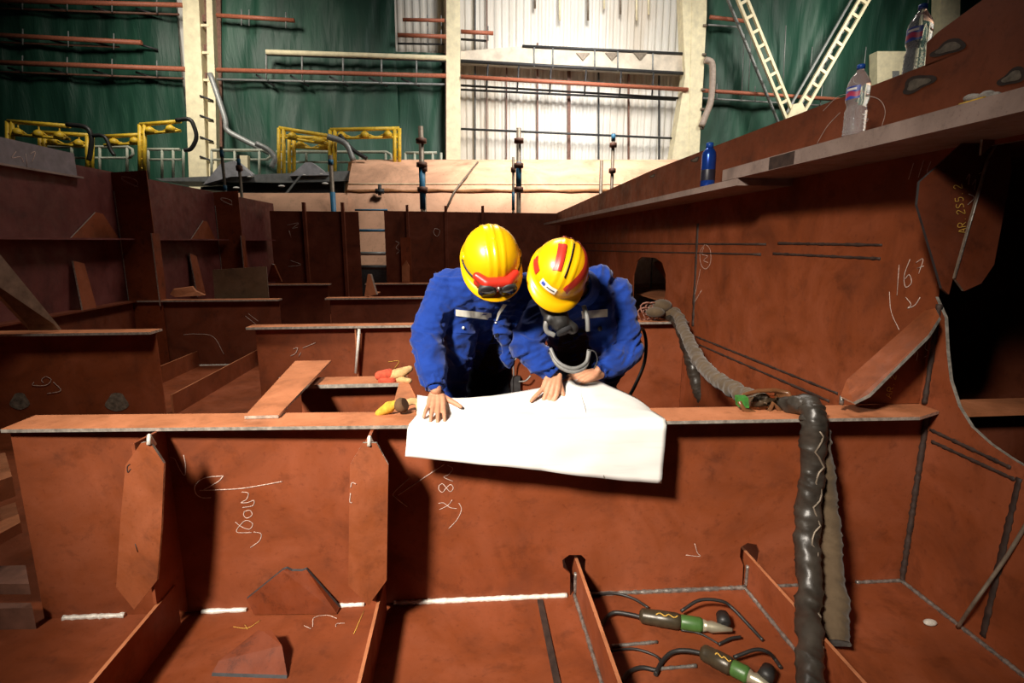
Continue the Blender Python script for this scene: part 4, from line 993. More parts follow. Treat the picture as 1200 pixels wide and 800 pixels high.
fh_([(798, 738, 0), (820, 742, 0), (842, 754, 0)], .004, 'thin wire under the upper grinder')
fh_([(842, 755, .0), (856, 748, .01), (868, 746, .01)], .006, 'short dark hose end below the upper grinder nose')
fh_([(860, 770, .03), (885, 761, .05), (900, 764, .04), (908, 772, 0), (915, 782, 0)], .007, 'black hose looping over the lower grinder')
fh_([(714, 763, 0), (742, 760, 0), (768, 768, 0), (776, 778, 0)], .005, 'thin cable on the floor left of the lower grinder')
fh_([(728, 800, 0), (736, 788, 0), (752, 782, 0), (772, 786, 0)], .008, 'black hose crossing the floor beside the arched-hole bar')

# gloves and scraps beside the left worker's hand
def lumps(cs, r): 
    m = MB()
    for c_ in cs: m.chain([c_[0], c_[1]], [r, r*.8])
    return m
y_ = 2.82
t = thing('work_glove', 'orange and tan work glove draped over the short girder end', 'glove', P(456, 440, y=y_))
part('cuff', MB().chain([P(445, 440, y=y_), P(456, 438, y=y_)], [.026, .03]).chain([P(447, 446, y=y_-.02), P(460, 446, y=y_-.02)], [.018, .02]), GLOVEO, t)
part('palm', MB().chain([P(456, 440, y=y_), P(470, 437, y=y_), P(480, 432, y=y_)], [.026, .03, .018]).chain([P(465, 444, y=y_), P(480, 446, y=y_-.05)], [.02, .013]), GLOVET, t)
t = thing('work_glove', 'yellow work glove lying on the nearest flange by the left worker hand', 'glove', P(458, 480, y=2.22))
y_ = 2.22
part('palm', MB().chain([P(444, 484, y=y_), P(456, 477, y=y_), P(464, 473, y=y_)], [.016, .026, .016]), GLOVEY, t)
part('cuff', MB().lathe(P(465, 477, y=y_), [(.02, 0), (.03, .012), (.034, .03), (.026, .045)], (.8, -.3, .4), 16), plain('dark_cuff', (.10, .05, .02), .9), t)
solo('canvas_strap', MB().tube(spline([P(474, 483, y=2.30), P(474, 475, y=2.31), P(482, 470, y=2.32), P(490, 472, y=2.32), P(492, 482, y=2.30)]), .016, 8, flat=(0, 1, 0)), GLOVET, 'tan canvas strap loop beside the left worker hand', 'strap')
t = thing('switch_box', 'small dark twin socket box on the second girder between the workers', 'socket box', P(602, 455, y=4.7))
for px in (597.5, 606): part('socket', MB().plate([P(px-3.8, 441, y=4.74), P(px+3.8, 441, y=4.74), P(px+3.8, 459, y=4.74), P(px-3.8, 459, y=4.74)], (0, .045, 0)), DARKM, t)
part('wire', MB().tube(spline([P(602, 441, y=4.73), P(602, 425, y=4.7), P(606, 418, y=4.7)]), .008, 6), GREYP, t); part('wire', MB().tube(spline([P(608, 447, y=4.73), P(616, 446, y=4.7), P(622, 440, y=4.7)]), .008, 6), GREYP, t)

# ================================================================= THE DRAWING SHEET
def row(cols, n=61):
    q = spline(cols, 10); 
    L_ = [0]
    for a, b in zip(q, q[1:]): L_.append(L_[-1]+(b-a).length)
    out = []
    for k in range(n):
        s_ = L_[-1]*k/(n-1); i = 0
        while i < len(L_)-2 and L_[i+1] < s_: i += 1
        f = (s_-L_[i])/max(1e-9, L_[i+1]-L_[i]); out.append(q[i].lerp(q[i+1], min(1, f)))
    return out
back = row([P(489, 463, y=2.20), P(515, 466, y=2.22), P(550, 466, y=2.25), P(590, 462, y=2.29), P(630, 455, y=2.32), P(662, 447, y=2.34), P(690, 443, y=2.35), P(715, 453, y=2.33), P(745, 466, y=2.27), P(766, 482, y=2.19)])
def fr(px, py=None, dy=0.0, z=.876):
    p = G(px, 500, 2.058, S); return V((p.x, yf0(p.x)+dy, z))
mid = row([fr(486, dy=.10, z=.880), fr(530, dy=.11, z=.880), fr(600, dy=.11, z=.885), fr(660, dy=.12, z=.892), fr(700, dy=.12, z=.893), fr(740, dy=.11, z=.886), fr(772, dy=.09, z=.880)])
edge = row([fr(480, dy=-.004), fr(560, dy=-.004), fr(640, dy=-.004), fr(720, dy=-.004), fr(777, dy=-.004)])
bend = row([fr(478, dy=-.022, z=.858), fr(560, dy=-.022, z=.858), fr(640, dy=-.024, z=.858), fr(720, dy=-.022, z=.858), fr(777, dy=-.022, z=.858)])
bot = row([G(475, 534, 2.015, S), G(540, 541, 2.005, S), G(610, 548, 2.0, S), G(690, 558, 2.005, S), G(735, 563, 2.01, S), G(775, 566, 2.005, S)])
rows = []
for A_, B_, n in ((back, mid, 10), (mid, edge, 8), (edge, bend, 4), (bend, bot, 12)):
    for i in range(n):
        f = i/n; rows.append([a.lerp(b, f) for a, b in zip(A_, B_)])
rows.append(bot)
for i, r_ in enumerate(rows):
    for k, p in enumerate(r_):
        w = noise.noise(V((p.x*7, i*.22, 3)))*.005+noise.noise(V((p.x*2.2+i*.05, i*.1, 8)))*.006
        if i > 22: p.y -= abs(w)*1.3
        else: p.z += abs(w)*.7
ps = MB().grid(rows)
po = solo('drawing_sheet', ps, PAPER, 'large white drawing sheet draped over the nearest girder flange', 'paper')
sm = po.modifiers.new('thick', 'SOLIDIFY'); sm.thickness = .0012
fold = MB().tube([rows[0][40]+V((0, 0, .002)), rows[6][41]+V((0, 0, .002)), rows[14][42]+V((0, -.001, .002))], .0012, 5)
part('crease', fold, plain('crease_grey', (.72, .70, .68), .9), po)
part('small_tear', MB().plate([bot[46]+V((0, -.003, .004)), bot[46]+V((.010, -.003, -.004)), bot[46]+V((-.002, -.003, .018))], (0, -.001, 0)), MILL, po, 'dark little tear at the lower edge')

# ================================================================= THE TWO WORKERS
def remesh(mb, vox, it=3, fac=.5):
    me = bpy.data.meshes.new('tmp'); bmesh.ops.recalc_face_normals(mb.b, faces=mb.b.faces); mb.b.to_mesh(me); mb.b.free()
    o = bpy.data.objects.new('tmp', me); C.objects.link(o)
    r = o.modifiers.new('r', 'REMESH'); r.mode = 'VOXEL'; r.voxel_size = vox; r.use_smooth_shade = True
    if it:
        s = o.modifiers.new('s', 'SMOOTH'); s.iterations = it; s.factor = fac
    dg = bpy.context.evaluated_depsgraph_get(); dg.update()
    out = bpy.data.meshes.new_from_object(o.evaluated_get(dg))
    bpy.data.objects.remove(o); bpy.data.meshes.remove(me)
    return out
def wrinkle(me, amp, seed, fold=.010, fz=17):
    me.update()
    nrm = [v.normal.copy() for v in me.vertices]
    for v, n in zip(me.vertices, nrm):
        c = v.co; w = noise.noise(c*4+V((seed, 0, 0)))*1.4
        a = noise.noise(c*9+V((seed, 3, 1)))*amp
        q = V((c.x*5+w+seed, c.y*5, c.z*fz+c.x*6*math.sin(seed)+w))
        f = 1-min(1, abs(noise.noise(q))*3.2)
        q2 = V((c.x*11-w, c.y*9+seed, c.z*fz*1.5-c.x*9))
        f2 = 1-min(1, abs(noise.noise(q2))*3.0)
        v.co = c+n*(a+f*fold+f2*fold*.45-fold*.5)
    me.update()
def hand(mb, Wp, d, n, side, spec, sc=1.0, thumb=(.65, .75, -.25), tcurl=.35):
    """palm from wrist Wp along d; n = back of hand; side = thumb side; spec per finger index..little: (spread, curl1, curl2, curl3)"""
    Wp, d, n, side = V(Wp), V(d).normalized(), V(n), V(side)
    n = (n-d*n.dot(d)).normalized(); side = (side-d*side.dot(d)-n*side.dot(n)).normalized()
    offs = (.031, .0105, -.0105, -.030); Ls = (.092, .096, .091, .082); fs = (1, 1.1, 1.02, .8)
    for i in range(4):
        k = Wp+(d*Ls[i]+side*offs[i])*sc
        mb.chain([Wp+side*offs[i]*.55*sc, Wp+(d*Ls[i]*.55+side*offs[i]*.85)*sc+n*.003, k], [.0165*sc, .0150*sc, .0108*sc])
        sp, c1, c2, c3 = spec[i]
        fd = (d*math.cos(sp)+side*math.sin(sp)).normalized(); fn = n.copy(); p = k; pts = [k]
        for c_, L_ in ((c1, .046), (c2, .028), (c3, .022)):
            fd, fn = (fd*math.cos(c_)-fn*math.sin(c_)), (fn*math.cos(c_)+fd*math.sin(c_))
            p = p+fd*L_*fs[i]*sc; pts.append(p)
        mb.chain(pts, [.0102*sc, .0092*sc, .0084*sc, .0070*sc])
    b = Wp+(d*.022+side*.020-n*.004)*sc
    td = (d*thumb[0]+side*thumb[1]+n*thumb[2]).normalized()
    k1 = b+td*.042*sc; td2 = (td+d*tcurl).normalized(); k2 = k1+td2*.036*sc; td3 = (td2+d*tcurl*.6).normalized()
    mb.chain([b, k1, k2, k2+td3*.026*sc], [.0175*sc, .0130*sc, .0105*sc, .0082*sc])
    return mb
def frame_of(fd, up, roll=0.0):
    f = V(fd).normalized(); u = V(up); u = (u-f*u.dot(f)).normalized(); r = f.cross(u)
    if roll:
        u, r = u*math.cos(roll)+r*math.sin(roll), r*math.cos(roll)-u*math.sin(roll)
    return Matrix((r, f, u)).transposed()
def head(mb, c, M, neck):
    c = V(c); at = lambda x, y, z: c+M @ V((x, y, z))
    mb.ball(at(0, -.012, .035), (.076, .094, .085), M, 24, 16)         # cranium
    mb.ball(at(0, .020, -.030), (.062, .070, .085), M, 24, 16)         # face
    mb.cap(at(0, .052, -.098), at(0, .030, -.085), .020, .034)         # chin
    for s_ in (-1, 1):
        mb.cap(at(s_*.048, -.005, -.062), at(s_*.026, .045, -.095), .018, .018)   # jaw
        mb.ball(at(s_*.036, .066, -.030), (.022, .018, .017), M)       # cheek
        mb.ball(at(s_*.078, -.012, -.012), (.008, .018, .030), M)      # ear
        mb.cap(at(s_*.012, .084, .018), at(s_*.045, .070, .016), .009, .009)      # brow
        mb.ball(at(s_*.030, .072, -.001), (.013, .013, .011), M)       # eyeball
    mb.cap(at(0, .088, .006), at(0, .106, -.032), .008, .012)          # nose
    mb.ball(at(-.011, .095, -.036), .008); mb.ball(at(.011, .095, -.036), .008)
    mb.cap(at(-.018, .080, -.060), at(.018, .080, -.060), .006, .006)  # lips
    mb.cap(at(-.014, .078, -.069), at(.014, .078, -.069), .007, .007)
    mb.cap(at(0, -.035, -.055), neck, .058, .062)
HW, HL, HH = .120, .140, .128
def helm_pt(a, t, off=0.0, ridges=True):
    """dome point: a azimuth (0 = front), t polar 0..pi/2"""
    s_, c_ = math.sin(t)**.86, math.cos(t)**.92 if t < PI/2-1e-6 else 0.0
    x, y, z = HW*math.sin(a)*s_, HL*math.cos(a)*s_, HH*c_
    p = V((x, y, z)); n = V((x/HW**2, y/HL**2, z/HH**2)).normalized()
    if ridges:
        for rx in (-.034, 0, .034):
            k = max(0, 1-abs(x-rx*(1-.15*abs(y)/HL))/.009)
            p += n*.0026*min(1, k*2.2)*max(0, min(1, (1.35-t)*4))
    return p+n*off
def helmet(par, c, M, label, name='hard_hat'):
    c = V(c); o = lambda v: c+M @ v
    mb = MB(); na, ntt = 96, 30; rows = []
    for j in range(ntt+1):
        t = max(.002, PI/2*j/ntt); rows.append([o(helm_pt(2*PI*i/na, t)) for i in range(na+1)])
    # rim then brim flare
    for k, (f, dz) in enumerate(((.4, -.006), (1, -.010), (1.0, -.015), (.0, -.018))):
        r = []
        for i in range(na+1):
            a = 2*PI*i/na; ca = math.cos(a); fl_ = .008+.046*max(0, ca)**1.5
            if k == 3: fl_ = -.006; f = 1
            r.append(o(V((math.sin(a)*(HW+fl_*f*.9), ca*(HL+fl_*f), dz-.012*max(0, ca)*f*(1 if k < 3 else .3)))))
        rows.append(r)
    mb.grid(rows)
    for k in (-1, 1): mb.ball(o(V((k*(HW-.004), .0, .030))), (.008, .022, .012), M)
    h = part(name, mb, HELM, par, label)
    ins = MB()
    ins.grid([[o(helm_pt(2*PI*i/32, max(.01, PI/2*j/8), -.008, False)) for i in range(33)] for j in range(9)])
    part('inner_band', ins, BLACKC, h)
    for k in (-1, 1):
        part('vent_slot', MB().box((0, 0, 0), (.001, .001, .001)), DARKM, h) if False else None
    return h, o
def hband(h, o, fn, n, m, name='stripe', off=.0035, w=5, lab=None):
    """strip on the dome: fn(u,v)->(a,t)"""
    mb = MB(); mb.grid([[o(helm_pt(*fn(i/n, j/w), off)) for j in range(w+1)] for i in range(n+1)])
    return part(name, mb, m, h, lab)
def raypatch(bvh, rows, n, off=.004):
    g = []
    for (lx, ly), (rx, ry) in rows:
        r = []
        for k in range(n+1):
            px, py = lx+(rx-lx)*k/n, ly+(ry-ly)*k/n
            d = (FW*F+RT*(px-600)-UP*(py-400)).normalized()
            hit, nr, _, _ = bvh.ray_cast(CAM, d)
            r.append(hit-d*off if hit else None)
        g.append(r)
    mb = MB(); vv = [[mb.b.verts.new(p) if p else None for p in r] for r in g]
    for a, b in zip(vv, vv[1:]):
        for k in range(n):
            q = [a[k], a[k+1], b[k+1], b[k]]
            if all(q) and max((q[i].co-q[(i+1) % 4].co).length for i in range(4)) < .12: mb.face(q, 0, True)
    return mb
def sub(rows, n):
    out = []
    for (a, b), (c, d) in zip(rows, rows[1:]):
        for k in range(n):
            f = k/n; out.append(((a[0]+(c[0]-a[0])*f, a[1]+(c[1]-a[1])*f), (b[0]+(d[0]-b[0])*f, b[1]+(d[1]-b[1])*f)))
    out.append(rows[-1]); return out

def worker(label, J, hands, headc, M):
    """J: joint dict in world coordinates"""
    mb = MB(); nk = J['neck']
    head(mb, headc, M, nk)
    hx = (J['shR']-J['shL']).normalized()
    def tor(m, e):
        for s_ in (-1, 1):
            m.chain([J['hip']+hx*.075*s_, J['waist']+hx*.062*s_, J['chest']+hx*.085*s_, J['top']+hx*.085*s_], [.105+e, .098+e, .110+e, .078+e])
        m.chain([J['hip'], J['waist'], J['chest'], J['top'], nk], [.10+e, .10+e, .11+e, .085+e, .055+e*.5])
        m.chain([J['shL'], J['top'], J['shR']], [.058+e, .085+e, .058+e])
    tor(mb, -.012)
    for s_ in 'LR':
        mb.chain([J['sh'+s_], J['el'+s_], J['wr'+s_]], [.048, .038, .026])
        mb.chain([J['hip']+hx*.085*(-1 if s_ == 'L' else 1), J['kn'+s_], J['an'+s_]], [.085, .055, .038])
        mb.cap(J['an'+s_], J['an'+s_]+V((0, -.15, -.035)), .036, .03)
    for h_ in hands: hand(mb, *h_[0], **h_[1])
    me = remesh(mb, .0036, 2, .4)
    person = link('person', me, SKIN); me.transform(Matrix.Translation(-V((J['hip'].x, J['hip'].y, 0)))); person.location = V((J['hip'].x, J['hip'].y, 0))
    tag(person, label, 'person', 'workers in blue')
    # trousers and boots
    m = MB()
    for s_ in 'LR':
        b0 = J['hip']+hx*.085*(-1 if s_ == 'L' else 1)
        m.chain([J['hip']+hx*.06*(-1 if s_ == 'L' else 1)+V((0, 0, .12)), b0, J['kn'+s_], J['an'+s_]+V((0, 0, .04))], [.105, .105, .080, .072])
    me = remesh(m, .010, 3); wrinkle(me, .004, 3.3, .010, 12)
    part('trousers', me, TROUS, person)
    for s_ in 'LR':
        a = J['an'+s_]; m = MB()
        m.chain([a+V((0, .02, .08)), a+V((0, .02, -.03)), a+V((0, -.06, -.035)), a+V((0, -.17, -.045))], [.055, .052, .050, .044])
        me = remesh(m, .008, 2)
        for v in me.vertices: v.co.z = max(v.co.z, .001)
        part('boot', me, RUBBER, person)
    # jacket
    m = MB(); tor(m, .020)
    for s_ in 'LR':
        e, w_ = J['el'+s_], J['wr'+s_]; sh = J['sh'+s_]; dd = (w_-e).normalized()
        cuff = w_-dd*J.get('cuffback', .01)
        m.chain([sh, sh.lerp(e, .5), e, e.lerp(cuff, .55), cuff-dd*.035, cuff], [.080, .078, .072, .070, .060, .040])
    for pts_, rs_ in J.get('flaps', ()): m.chain(pts_, rs_)
    me = remesh(m, .0075, 2, .5); wrinkle(me, .006, J['seed'], J.get('fold', .012), 15)
    bv = BVHTree.FromPolygons([v.co.copy() for v in me.vertices], [tuple(p.vertices) for p in me.polygons])
    jk = part('jacket', me, JACKET, person)
    # collar
    up = (V(headc)-nk).normalized()
    u = up.orthogonal().normalized(); w_ = up.cross(u)
    m = MB(); rws = []
    for z_, r_ in ((-.03, .098), (.0, .088), (.03, .080), (.052, .084), (.05, .076), (.0, .074)):
        rws.append([nk+up*z_+(u*math.cos(2*PI*k/30)*r_+w_*math.sin(2*PI*k/30)*r_) for k in range(31)])
    m.grid(rws); part('collar', m, JACKET, jk)
    for s_ in 'LR':
        e, w2 = J['el'+s_], J['wr'+s_]; dd = (w2-e).normalized(); cuff = w2-dd*J.get('cuffback', .01)
        ox = dd.orthogonal().normalized(); oy = dd.cross(ox); m = MB(); rws = []
        for z_, r_ in ((-.03, .050), (-.012, .048), (.004, .044), (.018, .047), (.026, .044), (.024, .036), (.0, .03)):
            rws.append([cuff+dd*z_+(ox*math.cos(2*PI*k/40)+oy*math.sin(2*PI*k/40))*(r_+.003*math.sin(k*PI/2+.4*random.random())) for k in range(41)])
        m.grid(rws); part('cuff', m, JACKET, jk)
    return person, jk, bv

# ---- left worker: leaning on one straight arm, hand flat on the flange
hA = V((.105, 2.235, 1.505))
MA = frame_of((.12, -.60, -.79), (.04, -.79, .60), -.03)
JA = dict(hip=V((.07, 3.0, .95)), waist=V((.055, 2.88, 1.06)), chest=V((.060, 2.70, 1.24)), top=V((.080, 2.53, 1.375)), neck=V((.09, 2.44, 1.445)),
          shL=P(524, 334, y=2.53), shR=V((.27, 2.60, 1.375)), elL=P(500, 394, y=2.43), wrL=P(511, 455, y=2.27),
          elR=P(598, 400, y=2.74), wrR=P(570, 440, y=3.0), knL=V((.0, 2.80, .50)), knR=V((.17, 2.82, .50)), anL=V((-.02, 2.95, .09)), anR=V((.19, 3.0, .09)), seed=1.7, cuffback=.035, fold=.012,
          flaps=(((P(532, 345, y=2.53), P(540, 400, y=2.56), P(534, 446, y=2.60), P(532, 480, y=2.62)), (.085, .080, .062, .058)), ((P(585, 372, y=2.58), P(593, 400, y=2.60), P(595, 424, y=2.62)), (.05, .036, .028))))
wA = JA['wrL'] + V((0, 0, 0))
tA = P(508, 494, z=.896)
dA = (P(509, 474, z=.935)-P(512, 460, z=.955))
WA = P(512, 461, z=.945)
JA['wrL'] = P(511, 456, z=.972)
hands = [((WA, (.0, -1, -.28), (0, -.25, 1), (1, .0, 0), ((.08, .02, .12, .25), (.0, .03, .12, .25), (-.08, .03, .12, .25), (-.22, .04, .14, .28)), 1.02), dict(thumb=(.55, .85, -.10), tcurl=.15)),
         ((JA['wrR'], (-.3, .6, -.7), (.3, 0, .6), (-1, 0, 0), ((.1, .2, .3, .3), (0, .2, .3, .3), (-.1, .2, .3, .3), (-.15, .2, .3, .3)), 1.1), {})]
pA, jA, bvA = worker('left worker in blue, plain yellow helmet with red goggles, leaning on a straight arm', JA, hands, hA, MA)
hat, oA = helmet(pA, hA+MA @ V((0, -.008, .030)), MA, 'yellow hard hat with three ridges')
gg = MB()
# red goggles strapped on the helmet front
def gA(x, y, z): return oA(V((x, y, z)))
gm = MB()
gm.chain([gA(-.078, HL*.80, .046), gA(-.042, HL*.98+.008, .040), gA(.042, HL*.98+.008, .040), gA(.078, HL*.80, .046)], [.018, .024, .024, .018])
gm.chain([gA(-.074, HL*.86, .016), gA(0, HL*1.03+.002, .014), gA(.074, HL*.86, .016)], [.018, .022, .018])
gob = part('goggles', remesh(gm, .004, 2), REDPL, pA, 'red welding goggles pushed up on the helmet front')
for s_ in (-1, 1):
    c0 = gA(s_*.042, HL+.016, .016); ax = (MA @ V((s_*.10, 1, .05))).normalized()
    part('lens_ring', MB().lathe(c0, [(.030, -.012), (.036, 0), (.037, .014), (.031, .018)], ax, 26), DARKM, gob)
    part('lens', MB().lathe(c0+ax*.016, [(.031, 0), (.030, .003), (.0005, .004)], ax, 26), LENS, gob)
part('rivet', MB().ball(gA(0, HL+.034, .044), .007), WELD, gob)
for sg in (1, -1): part('strap', MB().tube([oA(helm_pt(sg*(.5+1.0*k/12), PI/2-.12, .003, False)) for k in range(13)], .009, 8, flat=tuple(MA @ V((1, .2, 0)))), DARKM, gob)
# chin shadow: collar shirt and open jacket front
part('shirt_and_shade', raypatch(bvA, sub([((578, 392), (584, 390)), ((569, 415), (584, 412)), ((556, 440), (584, 438)), ((545, 468), (584, 468))], 5), 10), BLACKC, jA, 'black open front of the jacket')
part('reflective_strip', raypatch(bvA, [((534, 362.5), (576, 367)), ((534, 366), (576, 371)), ((534, 370), (575.5, 375))], 14, .005), REFL, jA, 'silver reflective strip on the chest')
part('pocket_flap', raypatch(bvA, sub([((534, 379), (562, 379)), ((534, 390), (561, 391))], 3), 8, .004), JACKET, jA)
d = (FW*F+RT*(543-600)-UP*(384-400)).normalized(); hit = bvA.ray_cast(CAM, d)[0]
if hit: part('button', MB().ball(hit-d*.008, .007, u=10, v=6), REFL, jA)
d = (FW*F+RT*(581-600)-UP*(378-400)).normalized(); hit = bvA.ray_cast(CAM, d)[0]
if hit: part('button', MB().ball(hit-d*.006, .005, u=10, v=6), REFL, jA)
part('zip_line', raypatch(bvA, [((592, 352), (598, 352)), ((583, 367), (586, 368)), ((581, 376), (582.5, 376))], 3, .004), REFL, jA)

# ---- right worker: crouched over, pointing with one finger, other hand holding the sheet
hB = V((.385, 2.245, 1.455))
MBm = frame_of((-.28, -.62, -.73), (.28, -.68, .67), .0)
JB = dict(hip=V((.66, 3.02, .95)), waist=V((.64, 2.95, 1.08)), chest=V((.615, 2.74, 1.24)), top=V((.585, 2.58, 1.335)), neck=V((.53, 2.47, 1.385)),
          shL=P(634, 366, y=2.46), shR=P(722, 343, y=2.58), elL=P(616, 406, y=2.34), wrL=P(647, 437, y=2.31),
          elR=P(737, 412, y=2.50), wrR=P(702, 434, y=2.38), knL=V((.58, 2.85, .50)), knR=V((.75, 2.85, .50)), anL=V((.55, 2.98, .09)), anR=V((.78, 3.02, .09)), seed=4.2, cuffback=.02, fold=.012,
          flaps=(((P(700, 330, y=2.56), P(704, 370, y=2.50), P(706, 400, y=2.50)), (.085, .075, .06)), ((P(722, 420, y=2.5), P(716, 440, y=2.55), P(708, 470, y=2.7)), (.06, .05, .05))))
WB = P(650, 439, y=2.30)
kB = P(644, 459, z=.945)
dB = (kB-WB)
pn = (P(632, 473, z=.897)-kB)
hands = [((WB, tuple(dB), (0, -.7, .5), (1, -.1, 0.15), ((-.12, .25, .9, .6), (-.05, .55, 1.15, .7), (-.10, .50, 1.1, .7), (-.42, -.10, .12, .12)), 1.08), dict(thumb=(.75, .62, -.2), tcurl=.25)),
         ((P(702, 437, y=2.37), (-1, -.25, -.22), (-.1, -.3, 1), (0, 1, .2), ((.0, .12, .25, .3), (-.05, .15, .3, .3), (-.1, .2, .3, .3), (-.18, .25, .35, .3)), 1.1), dict(thumb=(.8, .5, -.1)))]
pB, jB, bvB = worker('worker in blue on the right with red banded helmet and respirator, pointing at the sheet', JB, hands, hB, MBm)
hat, oB = helmet(pB, hB+MBm @ V((0, -.008, .030)), MBm, 'yellow hard hat with red bands')
hband(hat, oB, lambda u, v: (-.30-1.05*(1-u)+(v-.5)*(.16+.3*(1-u)), .62+.62*u), 2, REDST) if False else None
def xyband(x0, x1, y0, y1, name='stripe', m=REDST, off=.004, n=16, w=8, lab=None):
    """strip given in helmet plan coordinates (x sideways, y forward), laid on the dome"""
    mb = MB(); rows_ = []
    for i in range(n+1):
        r = []
        for j in range(w+1):
            fx = x0[0]+(x0[1]-x0[0])*i/n; gx = x1[0]+(x1[1]-x1[0])*i/n
            x = fx+(gx-fx)*j/w; y = y0+(y1-y0)*i/n
            q = min(.999, math.sqrt((x/HW)**2+(y/HL)**2)); t = math.asin(min(.999, q**(1/.86))); a = math.atan2(x/HW, y/HL)
            r.append(oB(helm_pt(a, t, off)))
        rows_.append(r)
    mb.grid(rows_); return part(name, mb, m, hat, lab)
xyband((.024, .020), (.058, .052), -.035, .085, lab='red band along the crown')
mb = MB(); rows_ = []
for i in range(25):
    y = -.105+.232*i/24; f_ = i/24; xc = -.020-.052*math.sin(PI*min(1, f_*1.02))**.8-.008*f_; rw_ = []
    for j in range(6):
        x = xc+(j/5-.5)*.026
        q = min(.998, math.sqrt((x/HW)**2+(y/HL)**2)); rw_.append(oB(helm_pt(math.atan2(x/HW, y/HL), math.asin(q**(1/.86)), .004)))
    rows_.append(rw_)
part('stripe', mb.grid(rows_), REDST, hat, 'red band arching along the side')
part('ridge_slots', MB().tube([oB(helm_pt(0 if y > 0 else PI, max(.01, math.asin(min(.99, (abs(y)/HL)**(1/.86)))), .0045)) for y in [(-.06+.16*k/20) for k in range(21)]], .0018, 6), DARKM, hat)
# ring band low on the dome
def ring(a0, a1, t0, t1, m, name='stripe', off=.004, n=30, lab=None):
    mb = MB(); mb.grid([[oB(helm_pt(a0+(a1-a0)*i/n, t0+(t1-t0)*j/4, off)) for i in range(n+1)] for j in range(5)])
    return part(name, mb, m, hat, lab)
ring(.95, 1.5, 1.18, 1.42, REDST, lab='red band round the side'); ring(2.7, 3.6, .75, 1.0, REDST, lab='red band at the back')
ring(.02, .66, 1.20, 1.42, WHITE, 'sticker', lab='white sticker with small dark marks')
ring(.46, .60, 1.25, 1.37, LABEL, 'sticker_mark', .006); ring(.08, .38, 1.29, 1.33, DARKM, 'sticker_mark', .006)
# respirator, straps and hose
fB = lambda x, y, z: hB+MBm @ V((x, y, z))
mc = P(656, 377, y=2.185); mo = fB(0, .085, -.05); fd_ = (mc-mo).normalized()
m = MB(); m.chain([mo, mo.lerp(mc, .5), mc], [.050, .056, .044])
sx = MBm @ V((1, 0, 0))
for s_ in (-1, 1): m.cap(mc+sx*.02*s_, mc+sx*.052*s_+fd_*.01, .030, .027)
rs = part('respirator', remesh(m, .005, 2), RUBBER, pB, 'black respirator half mask')
part('filter', MB().lathe(mc+fd_*.035, [(.034, 0), (.036, .006), (.036, .016), (.028, .02)], fd_, 24), BLACKC, rs)
part('strap', MB().tube(spline([P(647, 368, y=2.19), P(640, 378, y=2.17), P(641, 388, y=2.17), P(650, 393, y=2.17)]), .011, 8), MASKG, rs)
part('strap', MB().tube(spline([P(684, 358, y=2.25), P(688, 372, y=2.23), P(689, 388, y=2.23)]), .010, 8), MASKG, rs)
for k, (dx, dy) in enumerate(((0, 0), (1, 4))):
    part('hose', MB().tube(spline([P(645, 408+dy, y=2.25), P(652, 422+dy, y=2.22), P(664, 430+dy, y=2.2), P(676, 431+dy, y=2.2), P(687, 424+dy, y=2.22), P(690+dx, 410, y=2.25)]), .0085, 8), MASKG, rs, 'grey breathing hose loop')
part('air_line', MB().tube(spline([P(742, 400, y=2.75), P(752, 385, y=3.0), P(757, 400, y=3.0), P(755, 425, y=2.95), P(745, 450, y=2.85), P(734, 470, y=2.8)]), .010, 8), RUBBER, pB, 'thin black air line looping behind the elbow')
part('cord', MB().tube(spline([P(689, 410, y=2.24), P(697, 412, y=2.24), P(700, 422, y=2.25), P(696, 432, y=2.26)]), .003, 6), DARKM, rs)
part('shirt_and_shade', raypatch(bvB, sub([((657, 385), (684, 385)), ((654, 405), (690, 402)), ((652, 425), (692, 422)), ((662, 445), (692, 438))], 4), 10), BLACKC, jB, 'black open front of the jacket with the shade under the chin painted in')  # black patch paints the shade under the chin onto the jacket
part('reflective_strip', raypatch(bvB, [((681, 364.5), (712, 362)), ((682, 369), (712, 367)), ((682, 373.5), (712, 371))], 12, .005), REFL, jB, 'silver reflective strip on the chest')
part('shoulder_piping', raypatch(bvB, [((691, 303), (692, 306)), ((712, 306), (711, 309)), ((728, 313), (726, 316)), ((735, 320), (732, 322)), ((738, 328), (735, 329))], 2, .006), REFL, jB, 'pale piping on the shoulder')
d = (FW*F+RT*(703-600)-UP*(385-400)).normalized(); hit = bvB.ray_cast(CAM, d)[0]
if hit: part('badge', MB().ball(hit-d*.004, (.012, .006, .012), u=12, v=8), DARKM, jB)

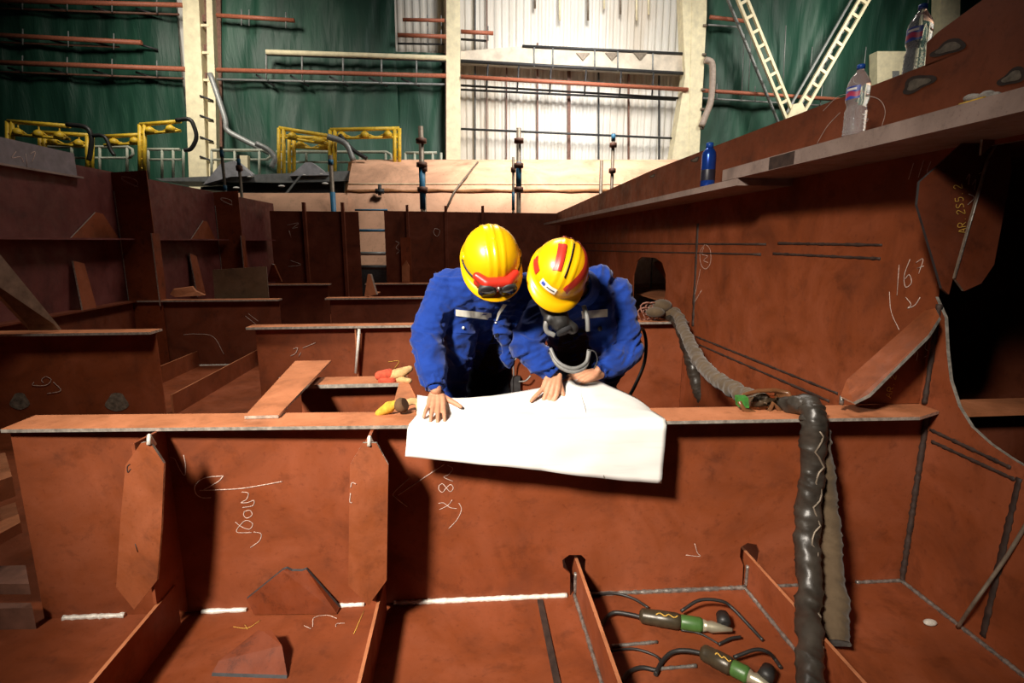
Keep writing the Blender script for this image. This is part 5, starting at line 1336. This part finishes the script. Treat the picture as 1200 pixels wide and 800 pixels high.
# ================================================================= LIGHT, SKY, CAMERA
w = bpy.data.worlds.new('World'); bpy.context.scene.world = w; w.use_nodes = True
w.node_tree.nodes['Background'].inputs[0].default_value = (.85, .92, 1, 1); w.node_tree.nodes['Background'].inputs[1].default_value = .006
def area(name, loc, tgt, size, power, col, spread=180):
    l = bpy.data.lights.new(name, 'AREA'); l.shape = 'DISK'; l.size = size; l.energy = power; l.color = col; l.spread = math.radians(spread)
    o = bpy.data.objects.new(name, l); C.objects.link(o); o.location = V(loc)
    o.rotation_euler = (V(tgt)-V(loc)).to_track_quat('-Z', 'Y').to_euler(); return o
def spot(name, loc, tgt, ang, blend, rad, power, col):
    l = bpy.data.lights.new(name, 'SPOT'); l.spot_size = math.radians(ang); l.spot_blend = blend; l.shadow_soft_size = rad; l.energy = power; l.color = col
    o = bpy.data.objects.new(name, l); C.objects.link(o); o.location = V(loc)
    o.rotation_euler = (V(tgt)-V(loc)).to_track_quat('-Z', 'Y').to_euler(); return o
spot('work_lamp', (-2.7, -1.7, 4.7), (.05, 2.65, 1.0), 46, 1.0, .42, 4500, (1, .90, .78))
spot('second_row_fill', (-1.4, 2.2, 5.0), (-1.9, 5.4, .4), 60, 1.0, .4, 600, (1, .90, .78))  # fill light added to brighten the second-row girders
area('hall_lamp_middle', (.5, 8.0, 8.5), (.0, 6.8, 0), 2.2, 150, (1, .93, .84), 110)
area('hall_lamp_hull', (2.5, 12.0, 9.5), (2.2, 16.0, 2.4), 2.5, 460, (1, .93, .84), 110)
area('hall_lamp_wall', (3.6, 13.0, 11.0), (3.6, 21, 6.0), 3.5, 520, (1, .96, .90), 100)
area('hall_lamp_left', (-7.5, 14.0, 10.0), (-8.3, 21, 5), 2.0, 260, (1, .92, .80), 100)
area('right_fill', (12.5, 14.5, 10.0), (12.5, 21, 6.5), 2.0, 230, (1, .94, .84), 110)  # fill light added to brighten the right tarpaulin and column stub
cam = bpy.data.cameras.new('Camera'); cam.sensor_width = 36; cam.lens = F*36/1200; cam.clip_end = 200; cam.clip_start = .05
co = bpy.data.objects.new('Camera', cam); C.objects.link(co); co.location = CAM
co.rotation_euler = (PI/2-PH, 0, -PS)
sc = bpy.context.scene; sc.camera = co
sc.view_settings.view_transform = 'Standard'; sc.view_settings.look = 'None'
sc.view_settings.exposure = 0.0; sc.view_settings.gamma = 1.0; sc.view_settings.use_curve_mapping = False
